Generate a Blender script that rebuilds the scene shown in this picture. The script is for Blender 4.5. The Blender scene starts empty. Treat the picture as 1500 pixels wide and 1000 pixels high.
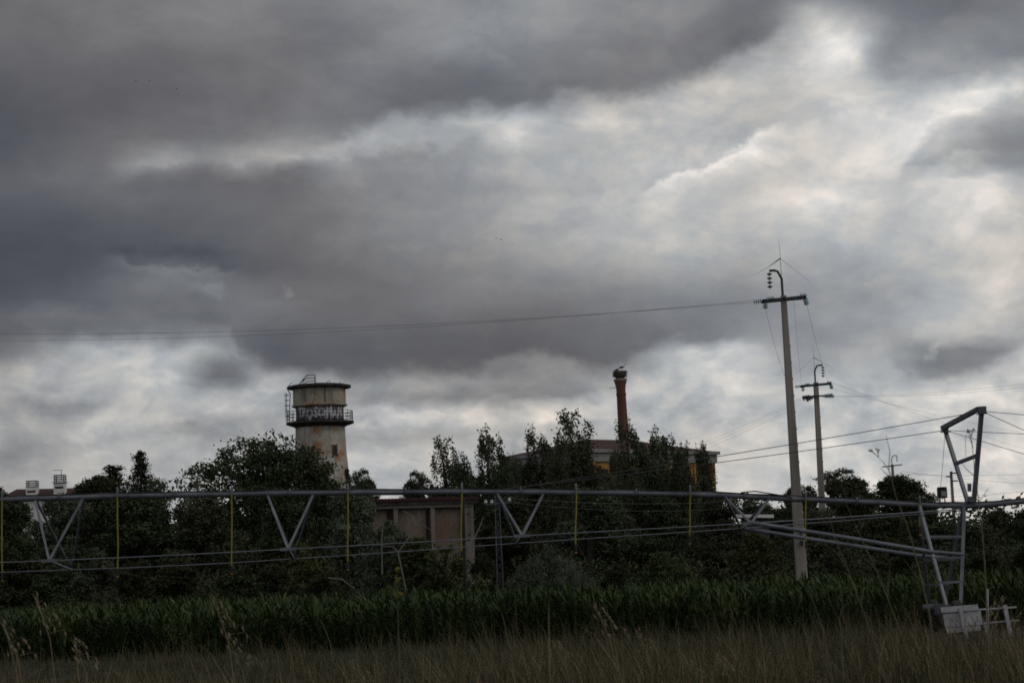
import bpy, math, random
import numpy as np
from mathutils import Vector, Matrix

scene = bpy.context.scene
COL = scene.collection
PI = math.pi
R = math.radians

# ------------------------------------------------------------------ camera
F = 3363.0                      # focal length in pixels of a 1500 x 1000 frame
PITCH = math.atan(348.0 / F)
ROLL = R(2.0)
EYE = Vector((0, 0, 2.0))
_f = Vector((0, math.cos(PITCH), math.sin(PITCH)))
_u0 = Vector((0, -math.sin(PITCH), math.cos(PITCH)))
_r0 = Vector((1, 0, 0))
C_RIGHT = _r0 * math.cos(ROLL) - _u0 * math.sin(ROLL)
C_UP = _u0 * math.cos(ROLL) + _r0 * math.sin(ROLL)

def P(px, py, Y):
    """photo pixel + distance from the camera -> point in the place"""
    d = _f * F + C_RIGHT * (px - 750.0) + C_UP * (500.0 - py)
    return EYE + d * (Y / d.y)

cam_data = bpy.data.cameras.new('camera')
cam_data.sensor_width = 36.0
cam_data.lens = 36.0 * F / 1500.0
cam_data.clip_start = 0.5
cam_data.clip_end = 8000.0
cam_data.dof.use_dof = True
cam_data.dof.focus_distance = 90.0
cam_data.dof.aperture_fstop = 6.0
cam = bpy.data.objects.new('camera', cam_data)
m3 = Matrix((C_RIGHT, C_UP, -_f)).transposed()
cam.matrix_world = Matrix.Translation(EYE) @ m3.to_4x4()
COL.objects.link(cam)
scene.camera = cam

# ------------------------------------------------------------------ ground height
def gz(x, y):
    t = min(1.0, max(0.0, (y - 17.0) / 17.0))
    s = t * t * (3 - 2 * t)
    return 1.0 * (1 - s) + 0.05 * math.sin(x * 0.9 + 1.3) * math.cos(y * 0.7) * (1 if y < 70 else 0)

# ------------------------------------------------------------------ node helpers
def newmat(name):
    m = bpy.data.materials.new(name)
    m.use_nodes = True
    nt = m.node_tree
    b = nt.nodes['Principled BSDF']
    return m, nt, b

def noise(nt, scale, detail=4.0, rough=0.55, vec=None, dist=0.0, dims='3D'):
    n = nt.nodes.new('ShaderNodeTexNoise')
    n.noise_dimensions = dims
    n.inputs['Scale'].default_value = scale
    n.inputs['Detail'].default_value = detail
    n.inputs['Roughness'].default_value = rough
    n.inputs['Distortion'].default_value = dist
    if vec is not None:
        nt.links.new(vec, n.inputs['Vector'])
    return n.outputs['Fac']

def ramp(nt, fac, stops, interp='LINEAR'):
    r = nt.nodes.new('ShaderNodeValToRGB')
    cr = r.color_ramp
    cr.interpolation = interp
    while len(cr.elements) < len(stops):
        cr.elements.new(0.5)
    for e, (p, c) in zip(cr.elements, stops):
        e.position = p
        e.color = (c, c, c, 1) if isinstance(c, (int, float)) else (c[0], c[1], c[2], 1)
    nt.links.new(fac, r.inputs['Fac'])
    return r.outputs['Color']

def mathn(nt, op, a, b=None, c=None, clamp=False):
    n = nt.nodes.new('ShaderNodeMath')
    n.operation = op
    n.use_clamp = clamp
    for i, v in enumerate((a, b, c)):
        if v is None:
            continue
        if isinstance(v, (int, float)):
            n.inputs[i].default_value = v
        else:
            nt.links.new(v, n.inputs[i])
    return n.outputs[0]

def mixc(nt, fac, a, b, blend='MIX'):
    n = nt.nodes.new('ShaderNodeMix')
    n.data_type = 'RGBA'
    n.blend_type = blend
    for sock, v in ((n.inputs[0], fac), (n.inputs[6], a), (n.inputs[7], b)):
        if isinstance(v, (int, float)):
            sock.default_value = v
        elif isinstance(v, tuple):
            sock.default_value = (v[0], v[1], v[2], 1)
        else:
            nt.links.new(v, sock)
    return n.outputs[2]

def texco(nt, which='Object'):
    n = nt.nodes.new('ShaderNodeTexCoord')
    return n.outputs[which]

def mapping(nt, vec, scale=(1, 1, 1), loc=(0, 0, 0), rot=(0, 0, 0)):
    n = nt.nodes.new('ShaderNodeMapping')
    n.inputs['Scale'].default_value = scale
    n.inputs['Location'].default_value = loc
    n.inputs['Rotation'].default_value = rot
    nt.links.new(vec, n.inputs['Vector'])
    return n.outputs[0]

def bump(nt, b, height, strength=0.3, dist=0.02):
    n = nt.nodes.new('ShaderNodeBump')
    n.inputs['Strength'].default_value = strength
    n.inputs['Distance'].default_value = dist
    nt.links.new(height, n.inputs['Height'])
    nt.links.new(n.outputs[0], b.inputs['Normal'])

def mottled(name, c1, c2, scale=3.0, rough=0.8, metal=0.0, spec=0.3, streak=False):
    m, nt, b = newmat(name)
    co = texco(nt)
    if streak:
        co = mapping(nt, co, (1, 1, 0.12))
    f = noise(nt, scale, 6, 0.6, co)
    col = ramp(nt, f, [(0.32, c1), (0.68, c2)])
    nt.links.new(col, b.inputs['Base Color'])
    b.inputs['Roughness'].default_value = rough
    b.inputs['Metallic'].default_value = metal
    b.inputs['Specular IOR Level'].default_value = spec
    bump(nt, b, f, 0.25)
    return m

def leafmat(name, dark, light, tip=None, scale=0.5, rough=0.6):
    m, nt, b = newmat(name)
    co = texco(nt)
    oi = nt.nodes.new('ShaderNodeObjectInfo')
    f1 = noise(nt, scale, 3, 0.6, co)
    f2 = noise(nt, scale * 9, 2, 0.6, co)
    f = mathn(nt, 'ADD', mathn(nt, 'MULTIPLY', f1, 0.6), mathn(nt, 'MULTIPLY', f2, 0.4))
    stops = [(0.36, dark), (0.56, light)]
    if tip:
        stops.append((0.66, tip))
    col = ramp(nt, f, stops)
    hs = nt.nodes.new('ShaderNodeHueSaturation')
    nt.links.new(mathn(nt, 'MULTIPLY_ADD', oi.outputs['Random'], 0.05, 0.475), hs.inputs['Hue'])
    nt.links.new(mathn(nt, 'MULTIPLY_ADD', oi.outputs['Random'], 0.35, 0.82), hs.inputs['Value'])
    nt.links.new(col, hs.inputs['Color'])
    nt.links.new(mixc(nt, 1.0, hs.outputs[0], (0.97, 1.06, 0.90), 'MULTIPLY'), b.inputs['Base Color'])
    b.inputs['Roughness'].default_value = rough
    b.inputs['Specular IOR Level'].default_value = 0.12
    return m

# ------------------------------------------------------------------ materials
M = {}
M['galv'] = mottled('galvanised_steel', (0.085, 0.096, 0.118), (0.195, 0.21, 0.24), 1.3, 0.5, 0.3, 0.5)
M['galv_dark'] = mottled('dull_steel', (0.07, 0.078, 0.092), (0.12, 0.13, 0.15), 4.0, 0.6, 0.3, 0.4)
M['rod'] = mottled('rod_steel', (0.15, 0.16, 0.19), (0.23, 0.24, 0.27), 5.0, 0.5, 0.3)
M['black'] = mottled('black_plastic', (0.012, 0.012, 0.013), (0.03, 0.03, 0.03), 6.0, 0.6)
M['orange'] = mottled('orange_plastic', (0.3, 0.12, 0.03), (0.4, 0.17, 0.04), 6.0, 0.5)
M['hose'] = mottled('yellow_hose', (0.19, 0.17, 0.022), (0.28, 0.25, 0.035), 6.0, 0.5)
M['lampface'] = mottled('lamp_glass', (0.25, 0.25, 0.24), (0.32, 0.32, 0.31), 3.0, 0.25)
M['concrete'] = mottled('pole_concrete', (0.185, 0.167, 0.15), (0.33, 0.302, 0.275), 1.6, 0.9, streak=True)
M['concrete_dark'] = mottled('weathered_concrete', (0.16, 0.145, 0.125), (0.27, 0.245, 0.21), 1.5, 0.9, streak=True)
M['darksteel'] = mottled('dark_angle_iron', (0.035, 0.037, 0.042), (0.07, 0.072, 0.08), 5.0, 0.6)
M['glass_ins'] = mottled('green_glass_insulator', (0.22, 0.33, 0.31), (0.38, 0.50, 0.47), 8.0, 0.2, spec=0.6)
M['porcelain'] = mottled('pale_porcelain', (0.55, 0.55, 0.53), (0.7, 0.7, 0.68), 6.0, 0.3)
M['wire'] = mottled('aluminium_wire', (0.10, 0.10, 0.105), (0.16, 0.16, 0.165), 2.0, 0.6)
M['white_wood'] = mottled('weathered_white_boards', (0.30, 0.295, 0.32), (0.52, 0.51, 0.545), 3.0, 0.8, streak=False)
M['bark'] = mottled('bark', (0.05, 0.042, 0.035), (0.10, 0.088, 0.075), 6.0, 0.95, streak=True)
M['drywood'] = mottled('dead_wood', (0.13, 0.122, 0.11), (0.21, 0.195, 0.175), 6.0, 0.9)
M['white_wall'] = mottled('white_render', (0.62, 0.62, 0.60), (0.78, 0.78, 0.76), 1.2, 0.9)
M['red_tile'] = None
M['straw'] = mottled('straw', (0.17, 0.135, 0.08), (0.27, 0.22, 0.14), 8.0, 0.8)
M['weed'] = mottled('weed_stem', (0.085, 0.085, 0.05), (0.17, 0.157, 0.10), 8.0, 0.8)
M['yellow_flower'] = mottled('yellow_flowers', (0.16, 0.14, 0.02), (0.26, 0.22, 0.03), 8.0, 0.8)
M['nest'] = mottled('nest_twigs', (0.035, 0.03, 0.025), (0.13, 0.115, 0.095), 12.0, 0.95)
M['whitefeather'] = mottled('white_feathers', (0.5, 0.49, 0.47), (0.62, 0.61, 0.58), 8.0, 0.9)
M['blackfeather'] = mottled('black_feathers', (0.012, 0.012, 0.014), (0.03, 0.03, 0.034), 8.0, 0.8)
M['redleg'] = mottled('red_bill', (0.45, 0.09, 0.04), (0.5, 0.12, 0.05), 8.0, 0.7)

M['leaf_oak'] = leafmat('oak_leaves', (0.024, 0.029, 0.015), (0.056, 0.063, 0.034), (0.095, 0.10, 0.056), 0.5)
M['leaf_poplar'] = leafmat('poplar_leaves', (0.034, 0.039, 0.024), (0.078, 0.084, 0.054), (0.14, 0.147, 0.105), 0.6)
M['leaf_conifer'] = leafmat('conifer_needles', (0.015, 0.019, 0.012), (0.032, 0.038, 0.023), None, 0.8)
M['leaf_willow'] = leafmat('grey_willow_leaves', (0.05, 0.056, 0.04), (0.105, 0.114, 0.085), (0.20, 0.205, 0.17), 0.6)
M['leaf_bush'] = leafmat('bush_leaves', (0.020, 0.023, 0.011), (0.044, 0.048, 0.024), (0.085, 0.088, 0.042), 0.8)
M['leaf_green'] = leafmat('fresh_bush_leaves', (0.035, 0.04, 0.016), (0.075, 0.08, 0.034), (0.12, 0.12, 0.052), 0.8)
M['leaf_silver'] = leafmat('silver_bush_leaves', (0.05, 0.055, 0.048), (0.10, 0.108, 0.095), (0.17, 0.175, 0.16), 0.9)
M['corn'] = leafmat('corn_leaves', (0.020, 0.030, 0.0095), (0.044, 0.059, 0.019), (0.135, 0.147, 0.062), 0.9, 0.55)

def make_tile():
    m, nt, b = newmat('red_roof_tiles')
    co = texco(nt)
    w = nt.nodes.new('ShaderNodeTexWave')
    w.inputs['Scale'].default_value = 2.2
    w.inputs['Distortion'].default_value = 0.4
    nt.links.new(co, w.inputs['Vector'])
    f = noise(nt, 1.4, 6, 0.65, co)
    c = ramp(nt, f, [(0.3, (0.034, 0.010, 0.010)), (0.7, (0.068, 0.019, 0.017))])
    nt.links.new(c, b.inputs['Base Color'])
    b.inputs['Roughness'].default_value = 0.85
    bump(nt, b, w.outputs['Fac'], 0.5, 0.05)
    return m
M['red_tile'] = make_tile()

def make_plaster(name, base, light, rust, dark, amount=0.5, low_dark=None):
    """old limewash: pale coat, rusty patches where it fell off, dark algae runs"""
    m, nt, b = newmat(name)
    co = texco(nt)
    n1 = noise(nt, 0.55, 7, 0.62, co)
    n2 = noise(nt, 0.38, 6, 0.6, mapping(nt, co, (1, 1, 1), (7.3, 2.1, 4.4)))
    n3 = noise(nt, 1.6, 6, 0.62, mapping(nt, co, (1, 1, 0.13), (1.2, 5.1, 0)))
    n4 = noise(nt, 5.0, 5, 0.6, co)
    col = ramp(nt, n1, [(0.35, base), (0.62, light)])
    fr = ramp(nt, n2, [(0.60 - 0.14 * amount, 0.0), (0.66 - 0.10 * amount, 1.0)])
    col = mixc(nt, mathn(nt, 'MULTIPLY', fr, 0.8), col, rust)
    fd = ramp(nt, n3, [(0.53, 0.0), (0.70, 0.75)])
    col = mixc(nt, fd, col, dark)
    fine = ramp(nt, n4, [(0.3, 0.78), (0.7, 1.1)])
    col = mixc(nt, 1.0, col, fine, 'MULTIPLY')
    nt.links.new(col, b.inputs['Base Color'])
    b.inputs['Roughness'].default_value = 0.92
    b.inputs['Specular IOR Level'].default_value = 0.2
    bump(nt, b, n4, 0.3, 0.03)
    return m
M['tower_shaft'] = make_plaster('stained_tower_plaster', (0.34, 0.295, 0.225), (0.54, 0.52, 0.475), (0.37, 0.185, 0.075), (0.13, 0.12, 0.105), 0.62)
M['tower_tank'] = make_plaster('stained_tank_plaster', (0.31, 0.28, 0.215), (0.43, 0.40, 0.33), (0.36, 0.19, 0.08), (0.06, 0.055, 0.05), 0.25)
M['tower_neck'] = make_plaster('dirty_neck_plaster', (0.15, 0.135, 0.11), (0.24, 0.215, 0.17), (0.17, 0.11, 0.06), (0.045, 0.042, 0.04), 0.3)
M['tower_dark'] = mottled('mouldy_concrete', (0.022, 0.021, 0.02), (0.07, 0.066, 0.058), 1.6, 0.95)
M['graffiti'] = mottled('white_spray_paint', (0.46, 0.46, 0.53), (0.68, 0.68, 0.74), 3.0, 0.8)
M['graffiti_shade'] = mottled('violet_spray_paint', (0.10, 0.085, 0.15), (0.15, 0.13, 0.21), 3.0, 0.8)
M['void_and_shade'] = mottled('dark_opening_and_shade', (0.035, 0.027, 0.021), (0.075, 0.055, 0.042), 2.0, 0.95)
M['ochre'] = make_plaster('ochre_render', (0.32, 0.18, 0.045), (0.44, 0.26, 0.075), (0.26, 0.135, 0.04), (0.16, 0.11, 0.06), 0.2)
M['cornice'] = make_plaster('grey_white_cornice', (0.19, 0.19, 0.19), (0.31, 0.31, 0.31), (0.3, 0.28, 0.26), (0.17, 0.17, 0.17), 0.3)
M['barn_wall'] = make_plaster('brown_render_panel', (0.125, 0.098, 0.075), (0.19, 0.152, 0.12), (0.165, 0.105, 0.068), (0.09, 0.07, 0.055), 0.5)
M['barn_frame'] = make_plaster('grey_concrete_frame', (0.14, 0.125, 0.108), (0.21, 0.19, 0.168), (0.16, 0.13, 0.10), (0.09, 0.08, 0.07), 0.2)

def make_brick(name):
    m, nt, b = newmat(name)
    tc = nt.nodes.new('ShaderNodeTexCoord')
    sx = nt.nodes.new('ShaderNodeSeparateXYZ')
    nt.links.new(tc.outputs['Object'], sx.inputs[0])
    ang = mathn(nt, 'MULTIPLY', mathn(nt, 'ARCTAN2', sx.outputs[0], sx.outputs[1]), 0.6)
    cb = nt.nodes.new('ShaderNodeCombineXYZ')
    nt.links.new(ang, cb.inputs[0])
    nt.links.new(sx.outputs[2], cb.inputs[1])
    br = nt.nodes.new('ShaderNodeTexBrick')
    br.inputs['Scale'].default_value = 4.0
    br.inputs['Color1'].default_value = (0.20, 0.065, 0.042, 1)
    br.inputs['Color2'].default_value = (0.13, 0.045, 0.033, 1)
    br.inputs['Mortar'].default_value = (0.15, 0.11, 0.09, 1)
    nt.links.new(cb.outputs[0], br.inputs['Vector'])
    f = noise(nt, 0.8, 6, 0.6, mapping(nt, tc.outputs['Object'], (1, 1, 0.25)))
    col = mixc(nt, 1.0, br.outputs['Color'], ramp(nt, f, [(0.3, 0.55), (0.7, 1.15)]), 'MULTIPLY')
    nt.links.new(col, b.inputs['Base Color'])
    b.inputs['Roughness'].default_value = 0.9
    return m
M['brick'] = make_brick('chimney_brick')

def make_ground():
    m, nt, b = newmat('field_soil')
    co = texco(nt)
    f = noise(nt, 0.7, 8, 0.65, co)
    g = noise(nt, 9.0, 6, 0.6, co)
    col = ramp(nt, f, [(0.35, (0.022, 0.021, 0.012)), (0.55, (0.036, 0.031, 0.019)), (0.7, (0.028, 0.033, 0.014))])
    col = mixc(nt, 1.0, col, ramp(nt, g, [(0.3, 0.6), (0.7, 1.2)]), 'MULTIPLY')
    nt.links.new(col, b.inputs['Base Color'])
    b.inputs['Roughness'].default_value = 0.95
    bump(nt, b, g, 0.6, 0.05)
    return m
M['ground'] = make_ground()

def make_blade():
    m, nt, b = newmat('dry_grass_blades')
    at = nt.nodes.new('ShaderNodeAttribute')
    at.attribute_name = 'tone'
    f = at.outputs['Fac']
    col = ramp(nt, f, [(0.0, (0.026, 0.037, 0.011)), (0.30, (0.050, 0.050, 0.017)), (0.5, (0.078, 0.056, 0.023)), (0.8, (0.130, 0.094, 0.042)), (1.0, (0.25, 0.19, 0.095))])
    nt.links.new(col, b.inputs['Base Color'])
    b.inputs['Roughness'].default_value = 0.7
    return m
M['blade'] = make_blade()

# ------------------------------------------------------------------ mesh helpers
ORG = {}

def link_mesh(name, me, mat, parent=None):
    o = bpy.data.objects.new(name, me)
    COL.objects.link(o)
    if mat is not None:
        for mm in (mat if isinstance(mat, (list, tuple)) else [mat]):
            me.materials.append(mm)
    if parent is not None:
        o.parent = parent
        ORG[o.name] = ORG.get(parent.name, Vector((0, 0, 0)))
    return o

class MB:
    def __init__(s):
        s.v = []; s.f = []; s.m = []
    def face(s, idx, mi=0):
        s.f.append(idx); s.m.append(mi)
    def tube(s, pts, rad, n=8, caps=True, mi=0):
        pts = [Vector(p) for p in pts]
        if isinstance(rad, (int, float)):
            rad = [rad] * len(pts)
        t0 = (pts[1] - pts[0]).normalized()
        ref = Vector((0, 0, 1)) if abs(t0.z) < 0.9 else Vector((1, 0, 0))
        a = t0.cross(ref).normalized()
        base = len(s.v)
        for i, p in enumerate(pts):
            if i == 0: t = pts[1] - pts[0]
            elif i == len(pts) - 1: t = pts[-1] - pts[-2]
            else: t = (pts[i + 1] - pts[i - 1])
            t = t.normalized()
            a = (a - t * a.dot(t)).normalized()
            b = t.cross(a)
            for k in range(n):
                w = 2 * PI * k / n
                s.v.append(p + (a * math.cos(w) + b * math.sin(w)) * rad[i])
        for i in range(len(pts) - 1):
            for k in range(n):
                s.face([base + i * n + k, base + i * n + (k + 1) % n, base + (i + 1) * n + (k + 1) % n, base + (i + 1) * n + k], mi)
        if caps:
            s.face([base + k for k in range(n)][::-1], mi)
            e = base + (len(pts) - 1) * n
            s.face([e + k for k in range(n)], mi)
        return s
    def bar(s, p, q, w, h, mi=0, up=(0, 0, 1)):
        """rectangular bar from p to q"""
        p = Vector(p); q = Vector(q); t = (q - p).normalized()
        up = Vector(up)
        if abs(t.dot(up)) > 0.95: up = Vector((0, 1, 0))
        a = t.cross(up).normalized() * (w / 2); b = a.cross(t).normalized() * (h / 2)
        base = len(s.v)
        for c in (p, q):
            for sa, sb in ((-1, -1), (1, -1), (1, 1), (-1, 1)):
                s.v.append(c + a * sa + b * sb)
        for fc in ((0, 1, 2, 3)[::-1], (4, 5, 6, 7), (0, 1, 5, 4), (1, 2, 6, 5), (2, 3, 7, 6), (3, 0, 4, 7)):
            s.face([base + i for i in fc], mi)
        return s
    def tbar(s, p, q, w0, h0, w1, h1, mi=0):
        """tapered upright post from p (bottom) to q (top), bevelled corners"""
        p = Vector(p); q = Vector(q)
        base = len(s.v)
        for c, w, h in ((p, w0, h0), (q, w1, h1)):
            k = 0.18
            for x, y in ((-1 + k, -1), (1 - k, -1), (1, -1 + k), (1, 1 - k), (1 - k, 1), (-1 + k, 1), (-1, 1 - k), (-1, -1 + k)):
                s.v.append(c + Vector((x * w / 2, y * h / 2, 0)))
        for k in range(8):
            s.face([base + k, base + (k + 1) % 8, base + 8 + (k + 1) % 8, base + 8 + k], mi)
        s.face([base + k for k in range(8)][::-1], mi); s.face([base + 8 + k for k in range(8)], mi)
        return s
    def lathe(s, prof, n=48, c=(0, 0, 0), mi=0, close=True):
        c = Vector(c); base = len(s.v)
        for r, z in prof:
            for k in range(n):
                w = 2 * PI * k / n
                s.v.append(c + Vector((r * math.cos(w), r * math.sin(w), z)))
        for i in range(len(prof) - 1):
            for k in range(n):
                s.face([base + i * n + k, base + i * n + (k + 1) % n, base + (i + 1) * n + (k + 1) % n, base + (i + 1) * n + k], mi)
        if close:
            s.face([base + k for k in range(n)][::-1], mi)
            e = base + (len(prof) - 1) * n
            s.face([e + k for k in range(n)], mi)
        return s
    def ball(s, c, rx, ry, rz, n=10, mi=0):
        m = max(4, n // 2)
        prof = [(max(1e-3, math.sin(PI * i / m)), -math.cos(PI * i / m)) for i in range(m + 1)]
        b = len(s.v); s.lathe(prof, n, (0, 0, 0), mi)
        for i in range(b, len(s.v)):
            v = s.v[i]; s.v[i] = Vector((v.x * rx, v.y * ry, v.z * rz)) + Vector(c)
        return s
    def build(s, name, mat, parent=None, smooth=True, origin=None):
        off = ORG.get(parent.name, Vector((0, 0, 0))) if parent is not None else (Vector(origin) if origin is not None else Vector((0, 0, 0)))
        me = bpy.data.meshes.new(name)
        me.from_pydata([tuple(Vector(v) - off) for v in s.v], [], s.f)
        me.polygons.foreach_set('material_index', s.m)
        if smooth:
            me.polygons.foreach_set('use_smooth', [True] * len(s.f))
            try:
                me.set_sharp_from_angle(angle=R(35))
            except Exception:
                pass
        me.update()
        o = link_mesh(name, me, mat, parent)
        if parent is None and origin is not None:
            o.location = origin
        return o

def np_mesh(name, verts, quads, mat, parent=None, tone=None):
    me = bpy.data.meshes.new(name)
    nv, nf = len(verts), len(quads)
    k = quads.shape[1]
    me.vertices.add(nv); me.vertices.foreach_set('co', verts.astype(np.float32).ravel())
    me.loops.add(nf * k); me.loops.foreach_set('vertex_index', quads.astype(np.int32).ravel())
    me.polygons.add(nf)
    me.polygons.foreach_set('loop_start', np.arange(0, nf * k, k, dtype=np.int32))
    me.polygons.foreach_set('loop_total', np.full(nf, k, dtype=np.int32))
    if tone is not None:
        at = me.attributes.new('tone', 'FLOAT', 'POINT')
        at.data.foreach_set('value', tone.astype(np.float32))
    me.update(calc_edges=True)
    return link_mesh(name, me, mat, parent)

def tag(o, label, cat, group=None, kind=None):
    if label: o['label'] = label
    if cat: o['category'] = cat
    if group: o['group'] = group
    if kind: o['kind'] = kind
    return o

def thing(name, label, cat, loc, group=None):
    o = bpy.data.objects.new(name, None)
    o.empty_display_size = 0.3
    COL.objects.link(o)
    o.location = loc
    ORG[o.name] = Vector(loc)
    return tag(o, label, cat, group)

def copy_tree(o, parent=None):
    kids = list(o.children)
    c = o.copy(); COL.objects.link(c)
    if parent is not None: c.parent = parent
    for ch in kids: copy_tree(ch, c)
    return c

# ------------------------------------------------------------------ sky
def d_warp(nt, uv):
    return noise(nt, 14.0, 6, 0.58, mapping(nt, uv, (1, 1.3, 1), (9.1, 0.3, 0), (0, 0, R(15))), 0.0, '2D')

def build_world():
    w = bpy.data.worlds.new('World')
    scene.world = w
    w.use_nodes = True
    nt = w.node_tree
    nt.nodes.clear()
    out = nt.nodes.new('ShaderNodeOutputWorld')
    tc = nt.nodes.new('ShaderNodeTexCoord')
    sep = nt.nodes.new('ShaderNodeSeparateXYZ')
    nt.links.new(tc.outputs['Generated'], sep.inputs[0])
    x, y, z = sep.outputs[0], sep.outputs[1], sep.outputs[2]
    az = mathn(nt, 'ARCTAN2', x, y)
    el = mathn(nt, 'ARCSINE', z)
    k = F / 1000.0
    qx = mathn(nt, 'MULTIPLY', az, k)
    qy = mathn(nt, 'MULTIPLY', mathn(nt, 'SUBTRACT', el, PITCH), k)
    # cloud banks rise gently towards the right: tilted bank axes
    c, s = math.cos(ROLL), math.sin(ROLL)
    u = mathn(nt, 'MULTIPLY_ADD', qx, c, mathn(nt, 'MULTIPLY', qy, -s))
    v = mathn(nt, 'MULTIPLY_ADD', qx, s, mathn(nt, 'MULTIPLY', qy, c))
    cb = nt.nodes.new('ShaderNodeCombineXYZ')
    nt.links.new(u, cb.inputs[0]); nt.links.new(v, cb.inputs[1])
    uv = cb.outputs[0]
    def wn(scale, amp, loc, detail, st=(1, 1.7, 1), rot=R(14)):
        n = nt.nodes.new('ShaderNodeTexNoise')
        n.noise_dimensions = '2D'
        n.inputs['Scale'].default_value = scale
        n.inputs['Detail'].default_value = detail
        n.inputs['Roughness'].default_value = 0.45
        nt.links.new(mapping(nt, uv, st, loc, (0, 0, rot)), n.inputs['Vector'])
        vm = nt.nodes.new('ShaderNodeVectorMath'); vm.operation = 'MULTIPLY_ADD'
        nt.links.new(n.outputs['Color'], vm.inputs[0])
        vm.inputs[1].default_value = (amp, amp * 0.8, 0)
        vm.inputs[2].default_value = (-amp / 2, -amp * 0.4, 0)
        return vm.outputs[0]
    def vadd(a, b):
        n = nt.nodes.new('ShaderNodeVectorMath'); n.operation = 'ADD'
        nt.links.new(a, n.inputs[0]); nt.links.new(b, n.inputs[1]); return n.outputs[0]
    wuv = vadd(uv, vadd(wn(6.0, WARP1, (3.1, 1.7, 0), 2.0), wn(22.0, WARP2, (8.2, 4.4, 0), 3.0)))
    sp = nt.nodes.new('ShaderNodeSeparateXYZ'); nt.links.new(wuv, sp.inputs[0])
    fu = mathn(nt, 'MULTIPLY_ADD', sp.outputs[0], 1 / 1.8, 0.5, clamp=True)     # -0.9 .. 0.9
    wv = sp.outputs[1]
    L = None
    for i, (py, row) in enumerate(SKY):
        n = len(row)
        stops = [((-0.75 + 1.5 * j / (n - 1) + 0.9) / 1.8, val / 255.0) for j, val in enumerate(row)]
        col = ramp(nt, fu, stops, 'CARDINAL')
        if L is None:
            L = col; prev = py; continue
        mr = nt.nodes.new('ShaderNodeMapRange')
        mr.interpolation_type = 'LINEAR'
        mr.inputs['From Min'].default_value = (500 - prev) / 1000.0
        mr.inputs['From Max'].default_value = (500 - py) / 1000.0
        nt.links.new(wv, mr.inputs['Value'])
        L = mixc(nt, mr.outputs[0], L, col)
        prev = py
    # the rest of the sky dome: broken overcast
    g = noise(nt, 2.2, 6, 0.55, mapping(nt, tc.outputs['Generated'], (1, 1, 2.2)))
    gen = ramp(nt, g, [(0.3, REAR[0]), (0.7, REAR[1])])
    au = mathn(nt, 'ABSOLUTE', u); av = mathn(nt, 'ABSOLUTE', v)
    def edge(a, lo, hi):
        mr = nt.nodes.new('ShaderNodeMapRange'); mr.interpolation_type = 'SMOOTHSTEP'
        mr.inputs['From Min'].default_value = lo; mr.inputs['From Max'].default_value = hi
        nt.links.new(a, mr.inputs['Value']); return mr.outputs[0]
    far = mathn(nt, 'MAXIMUM', edge(au, 0.95, 2.2), edge(av, 0.6, 1.6))
    L = mixc(nt, far, L, gen)
    bw = nt.nodes.new('ShaderNodeRGBToBW'); nt.links.new(L, bw.inputs[0]); Ls = bw.outputs[0]
    # crisp ragged borders of the cloud banks: signed distance to a border curve
    rg1 = noise(nt, 11.0, 9, 0.60, mapping(nt, uv, (1, 1.5, 1), (4.2, 3.3, 0), (0, 0, R(18))), 0.0, '2D')
    vr = mathn(nt, 'ADD', v, mathn(nt, 'MULTIPLY_ADD', rg1, 0.07, -0.035))
    ur = mathn(nt, 'ADD', u, mathn(nt, 'MULTIPLY_ADD', mathn(nt, 'FRACT', mathn(nt, 'MULTIPLY', rg1, 7.0)), 0.0, 0.0))
    fr_ = mathn(nt, 'MULTIPLY_ADD', ur, 1 / 1.8, 0.5, clamp=True)
    for (curve, prof, ends) in BANKS:
        cr_ = [((px / 1000.0 - 0.75 + 0.9) / 1.8, (1000 - py) / 1000.0) for px, py in curve]
        fcol = ramp(nt, fr_, cr_, 'LINEAR')
        sepc = nt.nodes.new('ShaderNodeSeparateColor'); nt.links.new(fcol, sepc.inputs[0])
        d = mathn(nt, 'SUBTRACT', mathn(nt, 'ADD', vr, 0.5), sepc.outputs[0])      # >0 above the border
        dn = mathn(nt, 'MULTIPLY_ADD', d, 1 / 0.24, 0.5, clamp=True)               # +-120 px
        off = ramp(nt, dn, [(0.5 - p / 240.0, 0.5 + q / 255.0) for p, q in reversed(prof)], 'EASE')
        seo = nt.nodes.new('ShaderNodeSeparateColor'); nt.links.new(off, seo.inputs[0])
        x0, x1, fade = ends
        mk = ramp(nt, fr_, [((x0 / 1000.0 + 0.15) / 1.8, 0.0), (((x0 + fade) / 1000.0 + 0.15) / 1.8, 1.0), (((x1 - fade) / 1000.0 + 0.15) / 1.8, 1.0), ((x1 / 1000.0 + 0.15) / 1.8, 0.0)])
        Ls = mathn(nt, 'ADD', Ls, mathn(nt, 'MULTIPLY', mathn(nt, 'SUBTRACT', seo.outputs[0], 0.5), mk))
    # small separate clouds
    cbr = nt.nodes.new('ShaderNodeCombineXYZ')
    nt.links.new(mathn(nt, 'ADD', u, mathn(nt, 'MULTIPLY_ADD', d_warp(nt, uv), 0.07, -0.035)), cbr.inputs[0]); nt.links.new(vr, cbr.inputs[1])
    for (px, py, rx, ry, rot, val) in PUFFS:
        mp = nt.nodes.new('ShaderNodeMapping'); mp.vector_type = 'TEXTURE'
        mp.inputs['Location'].default_value = ((px - 750) / 1000.0, (500 - py) / 1000.0, 0)
        mp.inputs['Rotation'].default_value = (0, 0, R(rot))
        mp.inputs['Scale'].default_value = (rx / 1000.0, ry / 1000.0, 1)
        nt.links.new(cbr.outputs[0], mp.inputs['Vector'])
        gr = nt.nodes.new('ShaderNodeTexGradient'); gr.gradient_type = 'SPHERICAL'
        nt.links.new(mp.outputs[0], gr.inputs['Vector'])
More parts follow.
